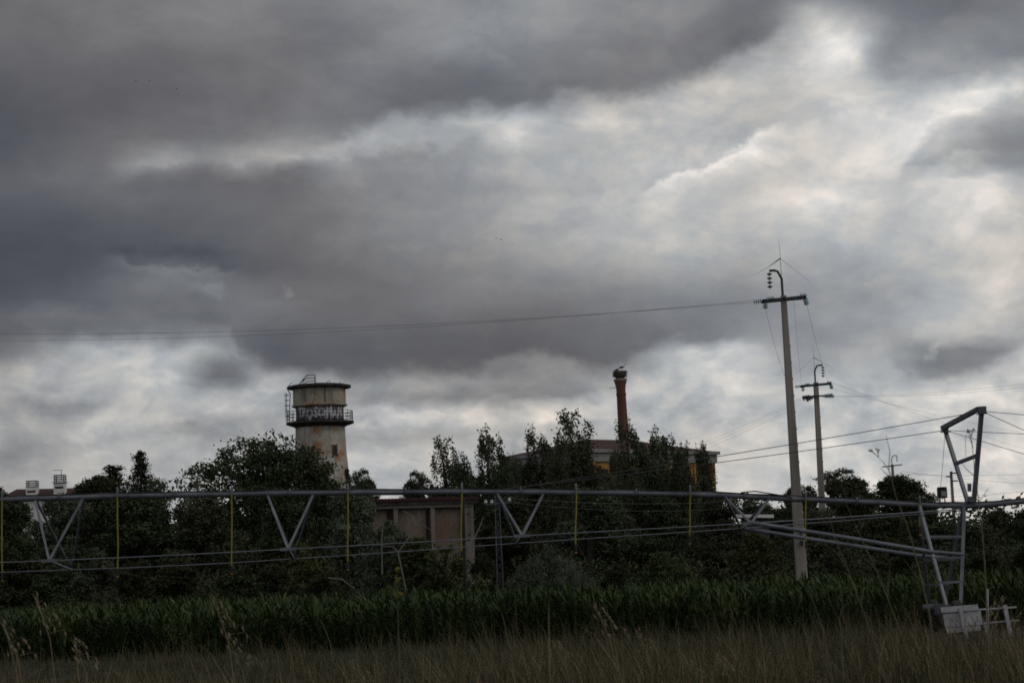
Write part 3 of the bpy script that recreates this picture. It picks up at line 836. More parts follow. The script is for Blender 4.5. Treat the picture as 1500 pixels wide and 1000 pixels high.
for _k in ('round', 'round2', 'willow'):
    PH[_k] = 9.6
GT = 'trees beyond the field'; GP = 'poplars in front of the yellow building'; GB = 'bushes along the far edge of the corn field'
T = [
 # left
 ('oak', 374, 633, 158, 1.03, 0.0, 'big dark round oak in front of the water tower, widest crown in view', 'tree', GT),
 ('conifer', 205, 659, 190, 0.95, 0.4, 'tall narrow dark conifer standing alone left of the big oak', 'tree', GT),
 ('conifer', 166, 680, 205, 1.5, 2.1, 'broad conifer top showing above the round tree right of the house', 'tree', GT),
 ('round', 148, 694, 172, 1.15, 1.0, 'round dark tree right of the red roofed house', 'tree', GT),
 ('round2', 228, 703, 176, 0.7, 2.4, 'small round tree in the gap between lone conifer and big oak', 'tree', GT),
 ('round', -8, 708, 165, 0.6, 4.0, 'dark tree cut by the left edge beside the red roofed house', 'tree', GT),
 ('round2', 525, 690, 240, 0.62, 0.5, 'small bushy tree just right of the water tower foot', 'tree', GT),
 ('willow', 92, 722, 140, 1.25, 0.3, 'pale leaved willow below the two white chimneys', 'tree', GT),
 ('round', 22, 728, 135, 1.3, 2.2, 'low dark tree under the left end of the irrigation pipe', 'tree', GT),
 ('round', 192, 722, 140, 1.6, 3.3, 'low dark tree under the lone conifer', 'tree', GT),
 ('round2', 300, 730, 138, 1.4, 5.1, 'low dark tree in front of the big oak, left side', 'tree', GT),
 ('willow', 516, 716, 126, 1.0, 1.4, 'pale grey leaved willow beside the left end of the brown building', 'tree', GT),
 ('round', 425, 735, 140, 1.3, 0.8, 'low dark tree in front of the big oak, right side', 'tree', GT),
 ('round2', 614, 692, 205, 0.62, 3.5, 'low round tree showing just above the brown building roof', 'tree', GT),
 # poplars
 ('poplar_a', 655, 651, 200, 0.85, 0.2, 'pointed poplar standing left of the narrow spire poplar', 'tree', GP),
 ('poplar_c', 684, 676, 196, 0.95, 0.0, 'narrow spire shaped little poplar above the yellow hose of the brown building', 'tree', GP),
 ('poplar_d', 722, 633, 196, 0.8, 0.5, 'tall dense poplar at the left end of the yellow building', 'tree', GP),
 ('poplar_b', 791, 634, 192, 0.85, 0.1, 'ragged poplar covering the left wall of the yellow building', 'tree', GP),
 ('poplar_a', 844, 613, 190, 1.0, 5.9, 'tallest windswept poplar, in front of the yellow building corner', 'tree', GP),
 ('poplar_b', 924, 622, 198, 0.8, 0.6, 'wispy poplar with its tip across the brick chimney', 'tree', GP),
 ('poplar_d', 884, 704, 180, 1.0, 3.0, 'low poplar between the tallest poplar and the brick chimney', 'tree', GP),
 ('poplar_d', 975, 634, 190, 0.9, 0.15, 'broad poplar over the right wall of the yellow building', 'tree', GP),
 ('poplar_c', 1035, 660, 196, 0.85, 0.4, 'slim poplar at the right end of the yellow building', 'tree', GP),
 ('poplar_a', 815, 654, 186, 0.72, 2.6, 'lower poplar filling the gap left of the tallest poplar', 'tree', GP),
 ('poplar_b', 996, 654, 186, 0.62, 2.2, 'lower poplar between the broad poplar and the slim one at the right end', 'tree', GP),
 ('poplar_d', 902, 664, 187, 0.5, 0.9, 'low poplar just left of the brick chimney, in front of the cornice', 'tree', GP),
 ('poplar_d', 752, 672, 190, 0.55, 4.2, 'low poplar at the left corner of the yellow building', 'tree', GP),
 ('round2', 1182, 713, 182, 1.1, 4.6, 'loose tree between the two concrete poles, above the pipe', 'tree', GT),
 ('round', 1266, 716, 176, 1.3, 1.5, 'low tree filling the dip between the loose topped tree and the round dark tree', 'tree', GT),
 ('round', 755, 724, 150, 1.35, 1.9, 'dark tree behind the lattice mast under the pipe', 'tree', GT),
 ('round2', 860, 716, 155, 1.45, 0.9, 'dark tree below the tallest poplar, right of the third V brace', 'tree', GT),
 ('round', 950, 720, 158, 1.4, 4.4, 'dark tree below the brick chimney under the pipe', 'tree', GT),
 ('round2', 1058, 726, 165, 1.35, 2.7, 'dark tree under the pipe at the foot of the slim poplar', 'tree', GT),
 # right
 ('round2', 1098, 731, 175, 1.3, 1.1, 'low tree behind the last V brace, left of the tall concrete pole', 'tree', GT),
 ('round2', 1222, 690, 178, 1.3, 0.2, 'loose topped tree behind the second concrete pole', 'tree', GT),
 ('round', 1160, 712, 185, 0.55, 0.4, 'small tree left of the tall concrete pole above the pipe', 'tree', GT),
 ('round', 1306, 694, 168, 1.5, 5.0, 'round dark tree left of the floodlight', 'tree', GT),
 ('round2', 1358, 722, 172, 1.3, 3.7, 'lower tree directly behind the floodlight', 'tree', GT),
 ('round', 1462, 746, 190, 1.3, 2.9, 'dark tree below the pipe right of the mast', 'tree', GT),
 ('round', 1512, 742, 170, 1.3, 0.7, 'dark tree cut by the right edge under the rising pipe', 'tree', GT),
 ('round2', 1200, 748, 140, 1.5, 1.7, 'low dark tree at the foot of the second concrete pole', 'tree', GT),
 ('round', 1300, 750, 138, 1.6, 2.5, 'low dark tree left of the pivot tower legs', 'tree', GT),
 ('round2', 1415, 762, 142, 1.6, 0.6, 'low dark tree behind the pivot tower legs', 'tree', GT),
 ('round', 1495, 758, 140, 1.5, 3.9, 'low dark tree right of the pivot tower', 'tree', GT),
 ('round', 1140, 742, 162, 1.3, 5.5, 'dark tree directly behind the foot of the tall concrete pole', 'tree', GT),
 # bushes
 ('bush_b', 15, 800, 112, 1.2, 0.5, 'dark bush at the left edge above the corn', 'bush', GB),
 ('bush_w', 135, 792, 113, 0.9, 1.7, 'greyish bush between the first V brace and the yellow hose', 'bush', GB),
 ('bush_b', 80, 828, 108, 1.2, 4.0, 'low dark bush below the first V brace', 'bush', GB),
 ('bush_a', 200, 815, 110, 1.1, 2.5, 'dark bush right of the second yellow hose, above the corn', 'bush', GB),
 ('bush_a', 268, 812, 112, 1.0, 3.6, 'dark bush left of the third yellow hose', 'bush', GB),
 ('bush_b', 345, 830, 108, 1.2, 5.5, 'low bush below the third yellow hose', 'bush', GB),
 ('bush_a', 398, 822, 110, 1.1, 0.9, 'bush under the second V brace', 'bush', GB),
 ('bush_g', 440, 780, 120, 0.85, 1.2, 'olive bush to the right of the second V brace point', 'bush', GB),
 ('bush_w', 572, 750, 118, 0.85, 0.1, 'grey twiggy bush in front of the left brown panel', 'bush', GB),
 ('bush_b', 470, 838, 108, 1.0, 2.3, 'low dark bush below the pale grey willow', 'bush', GB),
 ('bush_g', 622, 772, 116, 0.9, 2.2, 'olive bush with yellowish tips in front of the brown building', 'bush', GB),
 ('bush_b', 632, 818, 108, 1.0, 4.8, 'low grey green bush at the foot of the brown building', 'bush', GB),
 ('bush_a', 706, 806, 131, 0.7, 0.8, 'dark bush just left of the lattice mast', 'bush', GB),
 ('silver', 798, 797, 112, 0.95, 0.3, 'silver grey upright bush right of the lattice mast', 'bush', GB),
 ('silver', 838, 820, 110, 0.8, 2.0, 'smaller silver grey bush to the right of its taller twin', 'bush', GB),
 ('bush_g', 972, 797, 116, 0.95, 1.5, 'wide fresh green bush under the right half of the pipe', 'bush', GB),
 ('bush_a', 905, 822, 112, 0.9, 3.1, 'dark bush between the silver bushes and the wide green bush', 'bush', GB),
 ('bush_g', 1108, 768, 124, 0.9, 3.4, 'green bush left of the tall concrete pole foot', 'bush', GB),
 ('bush_b', 1045, 828, 110, 1.1, 0.2, 'low bush right of the wide green bush', 'bush', GB),
 ('bush_a', 1222, 808, 116, 1.2, 5.2, 'dark bush right of the tall concrete pole foot', 'bush', GB),
 ('bush_b', 1320, 802, 116, 1.3, 2.9, 'dark bush left of the pivot tower above the corn', 'bush', GB),
 ('bush_a', 1440, 806, 118, 1.3, 0.6, 'dark bush behind the right pivot tower leg', 'bush', GB),
 ('bush_b', 1500, 800, 114, 1.0, 1.6, 'dark bush at the right edge above the corn', 'bush', GB),
]
for t in T:
    plant(*t)

def undergrowth():
    rng = np.random.default_rng(77)
    P_ = []
    for (n, y0, y1, x0, x1, h0, h1) in ((70000, 116, 132, -48, 50, 1.6, 3.4), (120000, 176, 225, -75, 82, 3.6, 7.6)):
        k = int(n / 160)
        cx = x0 + (x1 - x0) * rng.random(k); cy = y0 + (y1 - y0) * rng.random(k)
        ch = h0 + (h1 - h0) * rng.random(k)
        idx = rng.integers(0, k, n)
        sp = 0.7 if y0 < 150 else 1.25
        p = np.stack([cx[idx] + rng.normal(size=n) * sp, cy[idx] + rng.normal(size=n) * sp, ch[idx] * rng.beta(1.6, 1.1, n)], 1)
        if y0 < 150:
            sl = p[:, 0] / p[:, 1]
            p = p[(sl < -0.0245) | (sl > -0.0035)]
        P_.append((p, 0.22 if y0 < 150 else 0.42))
    vs = []; qs = []; b = 0
    for p, s in P_:
        v, q = leaf_cards(p, s * (0.6 + 0.8 * rng.random(len(p))), rng, 0.5)
        vs.append(v); qs.append(q + b); b += len(v)
    o = np_mesh('undergrowth', np.concatenate(vs), np.concatenate(qs), M['leaf_bush'])
    tag(o, 'dark tangled undergrowth filling the gaps between the trees', 'undergrowth', None, 'stuff')
undergrowth()

# dead branches in front of the brown building
def dead_shrub():
    Y = 113
    base = P(598, 862, Y); base.z = 0
    root = thing('dead_shrub', 'leafless grey shrub with kinked pale branches in front of the brown building', 'shrub', base)
    for i, pts in enumerate(([(598, 880), (583, 808), (600, 786), (609, 769), (618, 768), (634, 778)], [(609, 769), (603, 755), (590, 748)], [(609, 769), (615, 760), (613, 748)], [(583, 808), (575, 800), (560, 800)], [(560, 840), (559, 790), (561, 765)], [(690, 800), (703, 770), (708, 757)], [(470, 845), (500, 848), (520, 862)])):
        MB().tube([P(x, y, Y + 0.1 * i) for (x, y) in pts], [0.045 * (1 - 0.75 * k / len(pts)) for k in range(len(pts))], 6).build('branch', M['drywood'], root)
dead_shrub()

# ------------------------------------------------------------------ water tower
def water_tower():
    Y = 220.0
    top = P(467.5, 567, Y)
    base = Vector((top.x, Y, 0))
    root = thing('water_tower', 'old round concrete water tower with stained plaster, gallery railing and white graffiti', 'water tower', base)
    def L(prof, n=64):
        return MB().lathe(prof, n, base)
    L([(4.0, -0.5), (3.6, 3.0), (3.25, 6.0), (2.98, 9.0), (2.67, 12.2), (2.46, 14.7), (2.36, 17.3)], 72).build('shaft', M['tower_shaft'], root)
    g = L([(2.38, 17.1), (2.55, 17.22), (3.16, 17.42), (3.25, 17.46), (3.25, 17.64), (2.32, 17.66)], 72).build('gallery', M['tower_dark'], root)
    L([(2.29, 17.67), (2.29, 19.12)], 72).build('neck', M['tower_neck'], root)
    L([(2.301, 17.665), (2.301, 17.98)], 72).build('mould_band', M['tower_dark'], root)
    L([(2.31, 19.0), (2.60, 19.13), (2.66, 19.16), (2.66, 19.30), (2.535, 19.32), (2.52, 20.78)], 72).build('tank', M['tower_tank'], root)
    L([(2.5, 20.79), (2.98, 20.86), (3.06, 20.9), (3.06, 21.1), (2.6, 21.2), (1.4, 21.32), (0.01, 21.36)], 72).build('roof', M['tower_dark'], root)
    # gallery railing
    rl = MB()
    for k in range(26):
        a = 2 * PI * k / 26
        p = base + Vector((3.14 * math.cos(a), 3.14 * math.sin(a), 17.64))
        rl.tube([p, p + Vector((0, 0, 0.98))], 0.032, 6)
    for h in (0.36, 0.66, 0.98):
        ring = [base + Vector((3.14 * math.cos(2 * PI * k / 48), 3.14 * math.sin(2 * PI * k / 48), 17.64 + h)) for k in range(49)]
        rl.tube(ring, 0.03, 6, False)
    rl.build('railing', M['darksteel'], root)
    # caged ladder from the gallery to the roof, left side, and the rail on the roof
    a0 = R(188)
    out_ = Vector((math.cos(a0), math.sin(a0), 0)); tan = Vector((-math.sin(a0), math.cos(a0), 0))
    ld = MB()
    for s_ in (-0.24, 0.24):
        ld.tube([base + out_ * 2.95 + tan * s_ + Vector((0, 0, 17.65)), base + out_ * 2.85 + tan * s_ + Vector((0, 0, 19.4)), base + out_ * 2.78 + tan * s_ + Vector((0, 0, 20.4)), base + out_ * 3.1 + tan * s_ + Vector((0, 0, 21.0)), base + out_ * 2.6 + tan * s_ + Vector((0, 0, 21.5))], 0.03, 6)
    for k in range(11):
        z = 17.9 + k * 0.27
        ld.tube([base + out_ * 2.88 + tan * -0.24 + Vector((0, 0, z)), base + out_ * 2.88 + tan * 0.24 + Vector((0, 0, z))], 0.018, 5)
    for z in (18.3, 18.8, 19.3, 19.8, 20.3):
        ld.tube([base + out_ * (2.9 + 0.42 * math.sin(PI * t / 8)) + tan * (-0.36 * math.cos(PI * t / 8)) + Vector((0, 0, z)) for t in range(9)], 0.022, 5, False)
    for t in (2, 4, 6):
        ld.tube([base + out_ * (2.9 + 0.42 * math.sin(PI * t / 8)) * 0.99 + tan * (-0.36 * math.cos(PI * t / 8)) + Vector((0, 0, z)) for z in (17.75, 18.6, 19.6, 20.5)], 0.022, 5)
    ld.build('ladder', M['darksteel'], root)
    rr = MB()
    for yy in (-0.45, 0.45):
        q = [base + Vector((x, yy - 0.6, z)) for x, z in ((-1.95, 21.1), (-1.45, 21.7), (-1.1, 22.12), (-0.32, 22.16), (-0.32, 21.25))]
        rr.tube(q, 0.035, 6)
        rr.tube([base + Vector((-1.55, yy - 0.6, 21.55)), base + Vector((-1.2, yy - 0.6, 21.84)), base + Vector((-0.32, yy - 0.6, 21.86))], 0.028, 6)
        rr.tube([base + Vector((-1.5, yy - 0.6, 21.25)), base + Vector((-1.05, yy - 0.6, 21.56)), base + Vector((-0.32, yy - 0.6, 21.56))], 0.028, 6)
    rr.build('roof_rail', M['darksteel'], root)
    rr = MB()
    rr.tube([base + Vector((0.8, -1.2, 21.25)), base + Vector((1.0, -1.2, 21.5)), base + Vector((1.12, -1.2, 21.5)), base + Vector((1.18, -1.2, 21.22))], 0.03, 6)
    rr.build('roof_hoop', M['darksteel'], root)
    MB().tube([base + Vector((2.1, -1.0, 21.12)), base + Vector((2.1, -1.0, 21.45))], 0.03, 6).build('roof_pin', M['darksteel'], root)
    # pipe running down the tank front, cable on the shaft
    MB().tube([base + Vector((0.75, -2.47, 20.8)), base + Vector((0.75, -2.47, 19.3))], 0.035, 6).build('downpipe', M['tower_dark'], root)
    # window slot on the shaft
    a = R(-90 + 37)
    o_ = Vector((math.cos(a), math.sin(a), 0)); t_ = Vector((-math.sin(a), math.cos(a), 0))
    zc = 14.75
    w = MB()
    w.bar(base + o_ * 2.47 + Vector((0, 0, zc - 0.5)), base + o_ * 2.45 + Vector((0, 0, zc + 0.55)), 0.46, 0.08, up=o_)
    wn_ = w.build('window', M['void_and_shade'], root)
    fr = MB()
    for s_ in (-1, 1):
        fr.bar(base + o_ * 2.485 + t_ * s_ * 0.26 + Vector((0, 0, zc - 0.55)), base + o_ * 2.465 + t_ * s_ * 0.26 + Vector((0, 0, zc + 0.6)), 0.07, 0.1, up=o_)
    fr.bar(base + o_ * 2.49 + t_ * -0.32 + Vector((0, 0, zc - 0.59)), base + o_ * 2.49 + t_ * 0.32 + Vector((0, 0, zc - 0.59)), 0.13, 0.07)
    fr.build('frame', M['barn_frame'], wn_)
    # graffiti letters wrapped round the neck
    def wrap_text(txt, size, z0, a_mid, span, r, mat, name, bold, dx=0.0):
        cu = bpy.data.curves.new('letters', 'FONT')
        cu.body = txt; cu.size = 1.0; cu.extrude = 0.004; cu.offset = bold; cu.resolution_u = 3
        tmp = bpy.data.objects.new('letters', cu); COL.objects.link(tmp)
        dg = bpy.context.evaluated_depsgraph_get()
        me = bpy.data.meshes.new_from_object(tmp.evaluated_get(dg))
        bpy.data.objects.remove(tmp)
        import bmesh
        bm = bmesh.new(); bm.from_mesh(me)
        bmesh.ops.triangulate(bm, faces=bm.faces[:])
        for _ in range(2):
            bmesh.ops.subdivide_edges(bm, edges=[e for e in bm.edges if e.calc_length() > 0.12], cuts=1)
            bmesh.ops.triangulate(bm, faces=bm.faces[:])
        xs = [v.co.x for v in bm.verts]; x0, x1 = min(xs), max(xs)
        for v in bm.verts:
            ang = a_mid + ((v.co.x - x0) / (x1 - x0) - 0.5) * span + dx
            rad = r + v.co.z * 2
            li = int(8 * (v.co.x - x0) / (x1 - x0 + 1e-6))
            zz = v.co.y * size * (1.0 + 0.22 * math.sin(li * 2.7 + 0.6)) + 0.09 * math.sin(li * 1.9)
            ang += 0.035 * math.sin(li * 3.1) * v.co.y + 0.012 * math.sin(v.co.y * 9 + li)
            v.co = Vector((rad * math.cos(ang), rad * math.sin(ang), min(19.0, z0 + zz)))
        bm.to_mesh(me); bm.free()
        return link_mesh(name, me, M[mat], root)
    am = R(-90 + 6)
    wrap_text('TROSOMAN', 1.22, 17.99, am + 0.008, R(120), 2.302, 'graffiti_shade', 'graffiti_shadow', 0.04)
    wrap_text('TROSOMAN', 1.18, 18.04, am, R(124), 2.316, 'graffiti', 'graffiti', 0.035)
    dr_ = random.Random(3)
    for i in range(26):
        a_ = am + R(dr_.uniform(-60, 60)); z1_ = dr_.uniform(18.0, 18.3); z0_ = z1_ - dr_.uniform(0.2, 0.42)
        e_ = Vector((math.cos(a_), math.sin(a_), 0))
        MB().bar(base + e_ * 2.306 + Vector((0, 0, z0_)), base + e_ * 2.306 + Vector((0, 0, z1_)), dr_.uniform(0.02, 0.07), 0.008, up=e_).build('paint_drip', M['graffiti'], root, False)
    # creeper up the right edge of the shaft
    rng = np.random.default_rng(5)
    n = 2600
    z = rng.random(n) ** 1.3 * 6.5 + 6.5
    ang = R(-20) + rng.normal(size=n) * 0.10 * (1.6 - (z - 6.5) / 6.5)
    rad = np.interp(z, [6, 9, 12.2, 14.7], [3.25, 2.98, 2.67, 2.46]) + 0.05 + 0.12 * np.abs(rng.normal(size=n)) * (1.5 - (z - 6.5) / 6.5)
    v, q = leaf_cards(np.stack([rad * np.cos(ang), rad * np.sin(ang), z], 1), 0.16 + 0.1 * rng.random(n), rng, 0.6)
    np_mesh('creeper', v, q, M['leaf_oak'], root)
water_tower()

# ------------------------------------------------------------------ chimney, nest, storks
CH_Y = 250.0
CH_B = P(926, 842.5, CH_Y); CH_T = P(908.4, 553, CH_Y)
def chimney():
    ax = (CH_T - CH_B)
    base = CH_B - ax * (2.0 / ax.z)
    H = CH_T.z
    root = thing('brick_chimney', 'tall round red brick factory chimney with flared top', 'chimney', base)
    lean = math.atan2(ax.x, ax.z)
    root.rotation_euler = (0, lean, 0)
    MB().lathe([(0.98, -0.5), (0.80, 6), (0.68, 12), (0.595, H - 7.0), (0.548, H - 5.0), (0.505, H - 1.95), (0.55, H - 1.92), (0.55, H - 1.70), (0.505, H - 1.67), (0.505, H - 1.3), (0.56, H - 0.85), (0.67, H - 0.42), (0.67, H - 0.34)], 40, base).build('shaft', M['brick'], root)
    MB().lathe([(0.60, H - 0.335), (0.73, H - 0.33), (0.73, H - 0.12), (0.6, H - 0.05), (0.3, H - 0.04)], 40, base).build('crown_ring', M['concrete_dark'], root)
    MB().tube([base + Vector((-0.5, 0, H - 1.0)), base + Vector((-1.25, 0, H - 1.06))], 0.03, 6).build('bracket', M['darksteel'], root)
    # nest
    nb = P(908.2, 553.0, CH_Y) + Vector((0, 0, -0.04))
    nest = MB()
    nest.lathe([(0.45, 0.0), (0.68, 0.22), (0.74, 0.5), (0.70, 0.74), (0.5, 0.66), (0.15, 0.62)], 20, nb)
    rng = random.Random(4)
    for i in range(150):
        a = rng.random() * 2 * PI; z = 0.1 + 0.65 * rng.random(); r = 0.68 + 0.08 * rng.random()
        p = nb + Vector((r * math.cos(a), r * math.sin(a), z)); d = a + PI / 2 + rng.uniform(-0.5, 0.5); l = rng.uniform(0.15, 0.32)
        dv = Vector((math.cos(d), math.sin(d), rng.uniform(-0.25, 0.25))) * l
        nest.tube([p - dv, p + dv], 0.015, 4)
    o = nest.build('stork_nest', M['nest'], None, True, nb)
    tag(o, 'bulky dark twig nest on top of the brick chimney', 'nest')
    return nb
NEST = chimney()

def stork(loc, face, crouch, label):
    """standing stork: body, neck, head and bill in one skin; face = +1 looks right"""
    root = thing('stork', label, 'bird', loc, 'storks on the nest')
    b = MB()
    h = 0.42 if not crouch else 0.16
    X = lambda x, z: loc + Vector((x * face, 0, z))
    if not crouch:
        spine = [(-0.36, h + 0.02), (-0.22, h + 0.08), (0.0, h + 0.14), (0.16, h + 0.2), (0.24, h + 0.3), (0.27, h + 0.40), (0.33, h + 0.47), (0.40, h + 0.47), (0.46, h + 0.46), (0.62, h + 0.43)]
    else:
        spine = [(-0.34, h + 0.0), (-0.22, h + 0.05), (0.0, h + 0.14), (0.14, h + 0.24), (0.18, h + 0.34), (0.19, h + 0.42), (0.22, h + 0.48), (0.28, h + 0.47), (0.33, h + 0.44), (0.46, h + 0.33)]
    rad = [0.03, 0.10, 0.15, 0.11, 0.06, 0.05, 0.055, 0.045, 0.022, 0.006]
    b.tube([X(x, z) for x, z in spine[:9]], rad[:9], 10, mi=0)
    b.tube([X(x, z) for x, z in spine[8:]], rad[8:], 8, mi=1)
    if not crouch:
        for s_ in (-0.06, 0.06):
            p = X(0.0, h + 0.05) + Vector((0, s_, 0))
            b.tube([p, p + Vector((0.03 * face, 0, -0.24)), p + Vector((0, 0, -0.47)), p + Vector((0.09 * face, 0, -0.48))], [0.022, 0.014, 0.012, 0.008], 6, mi=1)
    b.build('body', [M['whitefeather'], M['redleg']], root)
    w = MB()
    for s_ in (-1, 1):
        w.tube([X(0.12, h + 0.2) + Vector((0, s_ * 0.11, 0)), X(-0.08, h + 0.14) + Vector((0, s_ * 0.14, 0)), X(-0.3, h + 0.05) + Vector((0, s_ * 0.09, 0)), X(-0.46, h - 0.02) + Vector((0, s_ * 0.04, 0))], [0.03, 0.085, 0.06, 0.015], 8)
    w.build('wing', M['blackfeather'], root)
stork(NEST + Vector((-0.22, -0.05, 0.62)), 1, True, 'stork crouching in the chimney nest, the left and lower of two')
stork(NEST + Vector((0.30, 0.05, 0.64)), 1, False, 'stork standing on the chimney nest with bill pointing right')

# ------------------------------------------------------------------ yellow building
def yellow_building():
    D0 = 236.0
    c0 = P(868, 700, D0)
    a = Vector((0.72, 0.694, 0)); b = Vector((-0.694, 0.72, 0))
    La, Lb = 19.0, 13.0
    H = P(868, 657.5, D0).z
    base = Vector((c0.x, D0, 0))
    root = thing('yellow_building', 'ochre yellow factory building with white cornice and red roof behind the poplars', 'building', base)
    def quadbox(o, u, v, lu, lv, z0, z1, mb):
        i = len(mb.v)
        for z in (z0, z1):
            for su, sv in ((0, 0), (1, 0), (1, 1), (0, 1)):
                mb.v.append(o + u * lu * su + v * lv * sv + Vector((0, 0, z)))
        for f in ((0, 3, 2, 1), (4, 5, 6, 7), (0, 1, 5, 4), (1, 2, 6, 5), (2, 3, 7, 6), (3, 0, 4, 7)):
            mb.face([i + k for k in f])
        return mb
    quadbox(base, a, b, La, Lb, -0.3, H - 1.25, MB()).build('wall', M['ochre'], root, False)
    cm = MB()
    quadbox(base - a * 0.25 - b * 0.25, a, b, La + 0.5, Lb + 0.5, H - 1.25, H - 0.35, cm)
    quadbox(base - a * 0.5 - b * 0.5, a, b, La + 1.0, Lb + 1.0, H - 0.35, H, cm)
    cm.build('cornice', M['cornice'], root, False)
    # hip roof
    r = MB(); e = 0.1
    o = base - a * e - b * e
    z0 = H + 0.004; z1 = H + 1.55
    cs = [o, o + a * (La + 2 * e), o + a * (La + 2 * e) + b * (Lb + 2 * e), o + b * (Lb + 2 * e)]
    for c in cs: r.v.append(c + Vector((0, 0, z0)))
    m1 = o + a * 6.0 + b * Lb / 2; m2 = o + a * (La - 6.0) + b * Lb / 2
    r.v += [m1 + Vector((0, 0, z1)), m2 + Vector((0, 0, z1))]
    for f in ((0, 1, 5, 4), (1, 2, 5), (2, 3, 4, 5), (3, 0, 4), (3, 2, 1, 0)): r.face(list(f))
    r.build('roof', M['red_tile'], root, False)
    # pilasters and window openings on both seen faces
    pm = MB()
    n = 6
    for i in range(n + 1):
        pm_o = base + a * (La * i / n - (0.5 if i == n else 0.0 if i == 0 else 0.25)) - b * 0.14
        quadbox(pm_o, a, b, 0.5, 0.136, -0.3, H - 1.26, pm)
    for i in range(5):
        pm_o = base + b * (Lb * i / 4 - (0.5 if i == 4 else 0.0 if i == 0 else 0.25)) - a * 0.14
        quadbox(pm_o, b, a, 0.5, 0.136, -0.3, H - 1.26, pm)
    pm.build('pilaster', M['ochre'], root, False)
    for i in range(n):
        for z in (H - 4.4, H - 8.6):
            w = quadbox(base + a * (La * (i + 0.5) / n - 0.7) - b * 0.05, a, b, 1.4, 0.1, z, z + 2.4, MB()).build('window', M['void_and_shade'], root, False)
            quadbox(base + a * (La * (i + 0.5) / n - 0.8) - b * 0.1, a, b, 1.6, 0.1, z - 0.16, z - 0.004, MB()).build('sill', M['cornice'], w, False)
    for i in range(4):
        for z in (H - 4.4, H - 8.6):
            w = quadbox(base + b * (Lb * (i + 0.5) / 4 - 0.7) - a * 0.05, b, a, 1.4, 0.1, z, z + 2.4, MB()).build('window', M['void_and_shade'], root, False)
            quadbox(base + b * (Lb * (i + 0.5) / 4 - 0.8) - a * 0.1, b, a, 1.6, 0.1, z - 0.16, z - 0.004, MB()).build('sill', M['cornice'], w, False)
yellow_building()

# ------------------------------------------------------------------ brown building with concrete frame
def brown_building():
    Rt = P(693, 732, 139.0); Lt = P(555, 730, 137.4)
    H = 0.5 * (Rt.z + Lt.z)
    Rb = Vector((Rt.x, Rt.y, 0)); Lb = Vector((Lt.x, Lt.y, 0))
    d = (Rb - Lb); w = d.length; d.normalize()
    nrm = Vector((d.y, -d.x, 0))               # towards the camera
    px = w / 138.0
    root = thing('brown_building', 'flat brown rendered shed with grey concrete frame and thin red tiled eave behind bushes', 'building', Rb)
    L0 = -18 * px
    def box(x0, x1, n0, n1, z0, z1, mb=None):
        mb = mb or MB()
        i = len(mb.v)
        for z in (z0, z1):
            for x, n_ in ((x0, n0), (x1, n0), (x1, n1), (x0, n1)):
                mb.v.append(Lb + d * x + nrm * n_ + Vector((0, 0, z)))
        for f in ((0, 3, 2, 1), (4, 5, 6, 7), (0, 1, 5, 4), (1, 2, 6, 5), (2, 3, 7, 6), (3, 0, 4, 7)):
            mb.face([i + k for k in f])
        return mb
    box(L0, w - 0.02, -9.0, -0.45, -0.3, H - 0.5).build('wall', M['barn_wall'], root, False)
    # recessed panels slightly proud of the wall, leaving a gap left of each column
    for x0, x1 in ((-13, 12), (27 + 2, 69), (83, 122)):
        box(x0 * px, x1 * px, -0.44, -0.30, 0.0, H - 0.62).build('panel', M['barn_wall'], root, False)
    for x0, x1 in ((-18, -13.2), (21, 27), (75, 81), (125, 138)):
        box(x0 * px, x1 * px, -0.448, 0.0, -0.3, H - 0.505).build('column', M['barn_frame'], root, False)
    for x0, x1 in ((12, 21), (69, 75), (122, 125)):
        box(x0 * px, x1 * px, -0.444, -0.40, 0.0, H - 0.62).build('reveal_shade', M['void_and_shade'], root, False)  # dark strips in the gaps: the columns' reveal shade put in as colour
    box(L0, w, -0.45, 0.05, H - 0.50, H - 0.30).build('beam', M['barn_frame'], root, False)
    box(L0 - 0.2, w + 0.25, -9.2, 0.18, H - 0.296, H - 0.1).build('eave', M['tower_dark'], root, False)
    rf = MB()
    i0 = 0
    box(L0 - 0.25, w + 0.3, -9.3, 0.25, H - 0.096, H + 0.06, rf)
    for k in range(int((w + 0.5 - L0) / 0.22)):
        x = L0 - 0.2 + k * 0.22
        rf.tube([Lb + d * x + nrm * 0.27 + Vector((0, 0, H + 0.03)), Lb + d * x + nrm * -9.3 + Vector((0, 0, H + 0.09))], 0.075, 6)
    rf.build('roof', M['red_tile'], root, False)
    for z in (H - 2.2, H - 3.9):
        box((68 / 1.0) * 0 + 130.0 * px, 131.5 * px, 0.002, 0.12, z, z + 0.1).build('hook', M['black'], root, False)
brown_building()

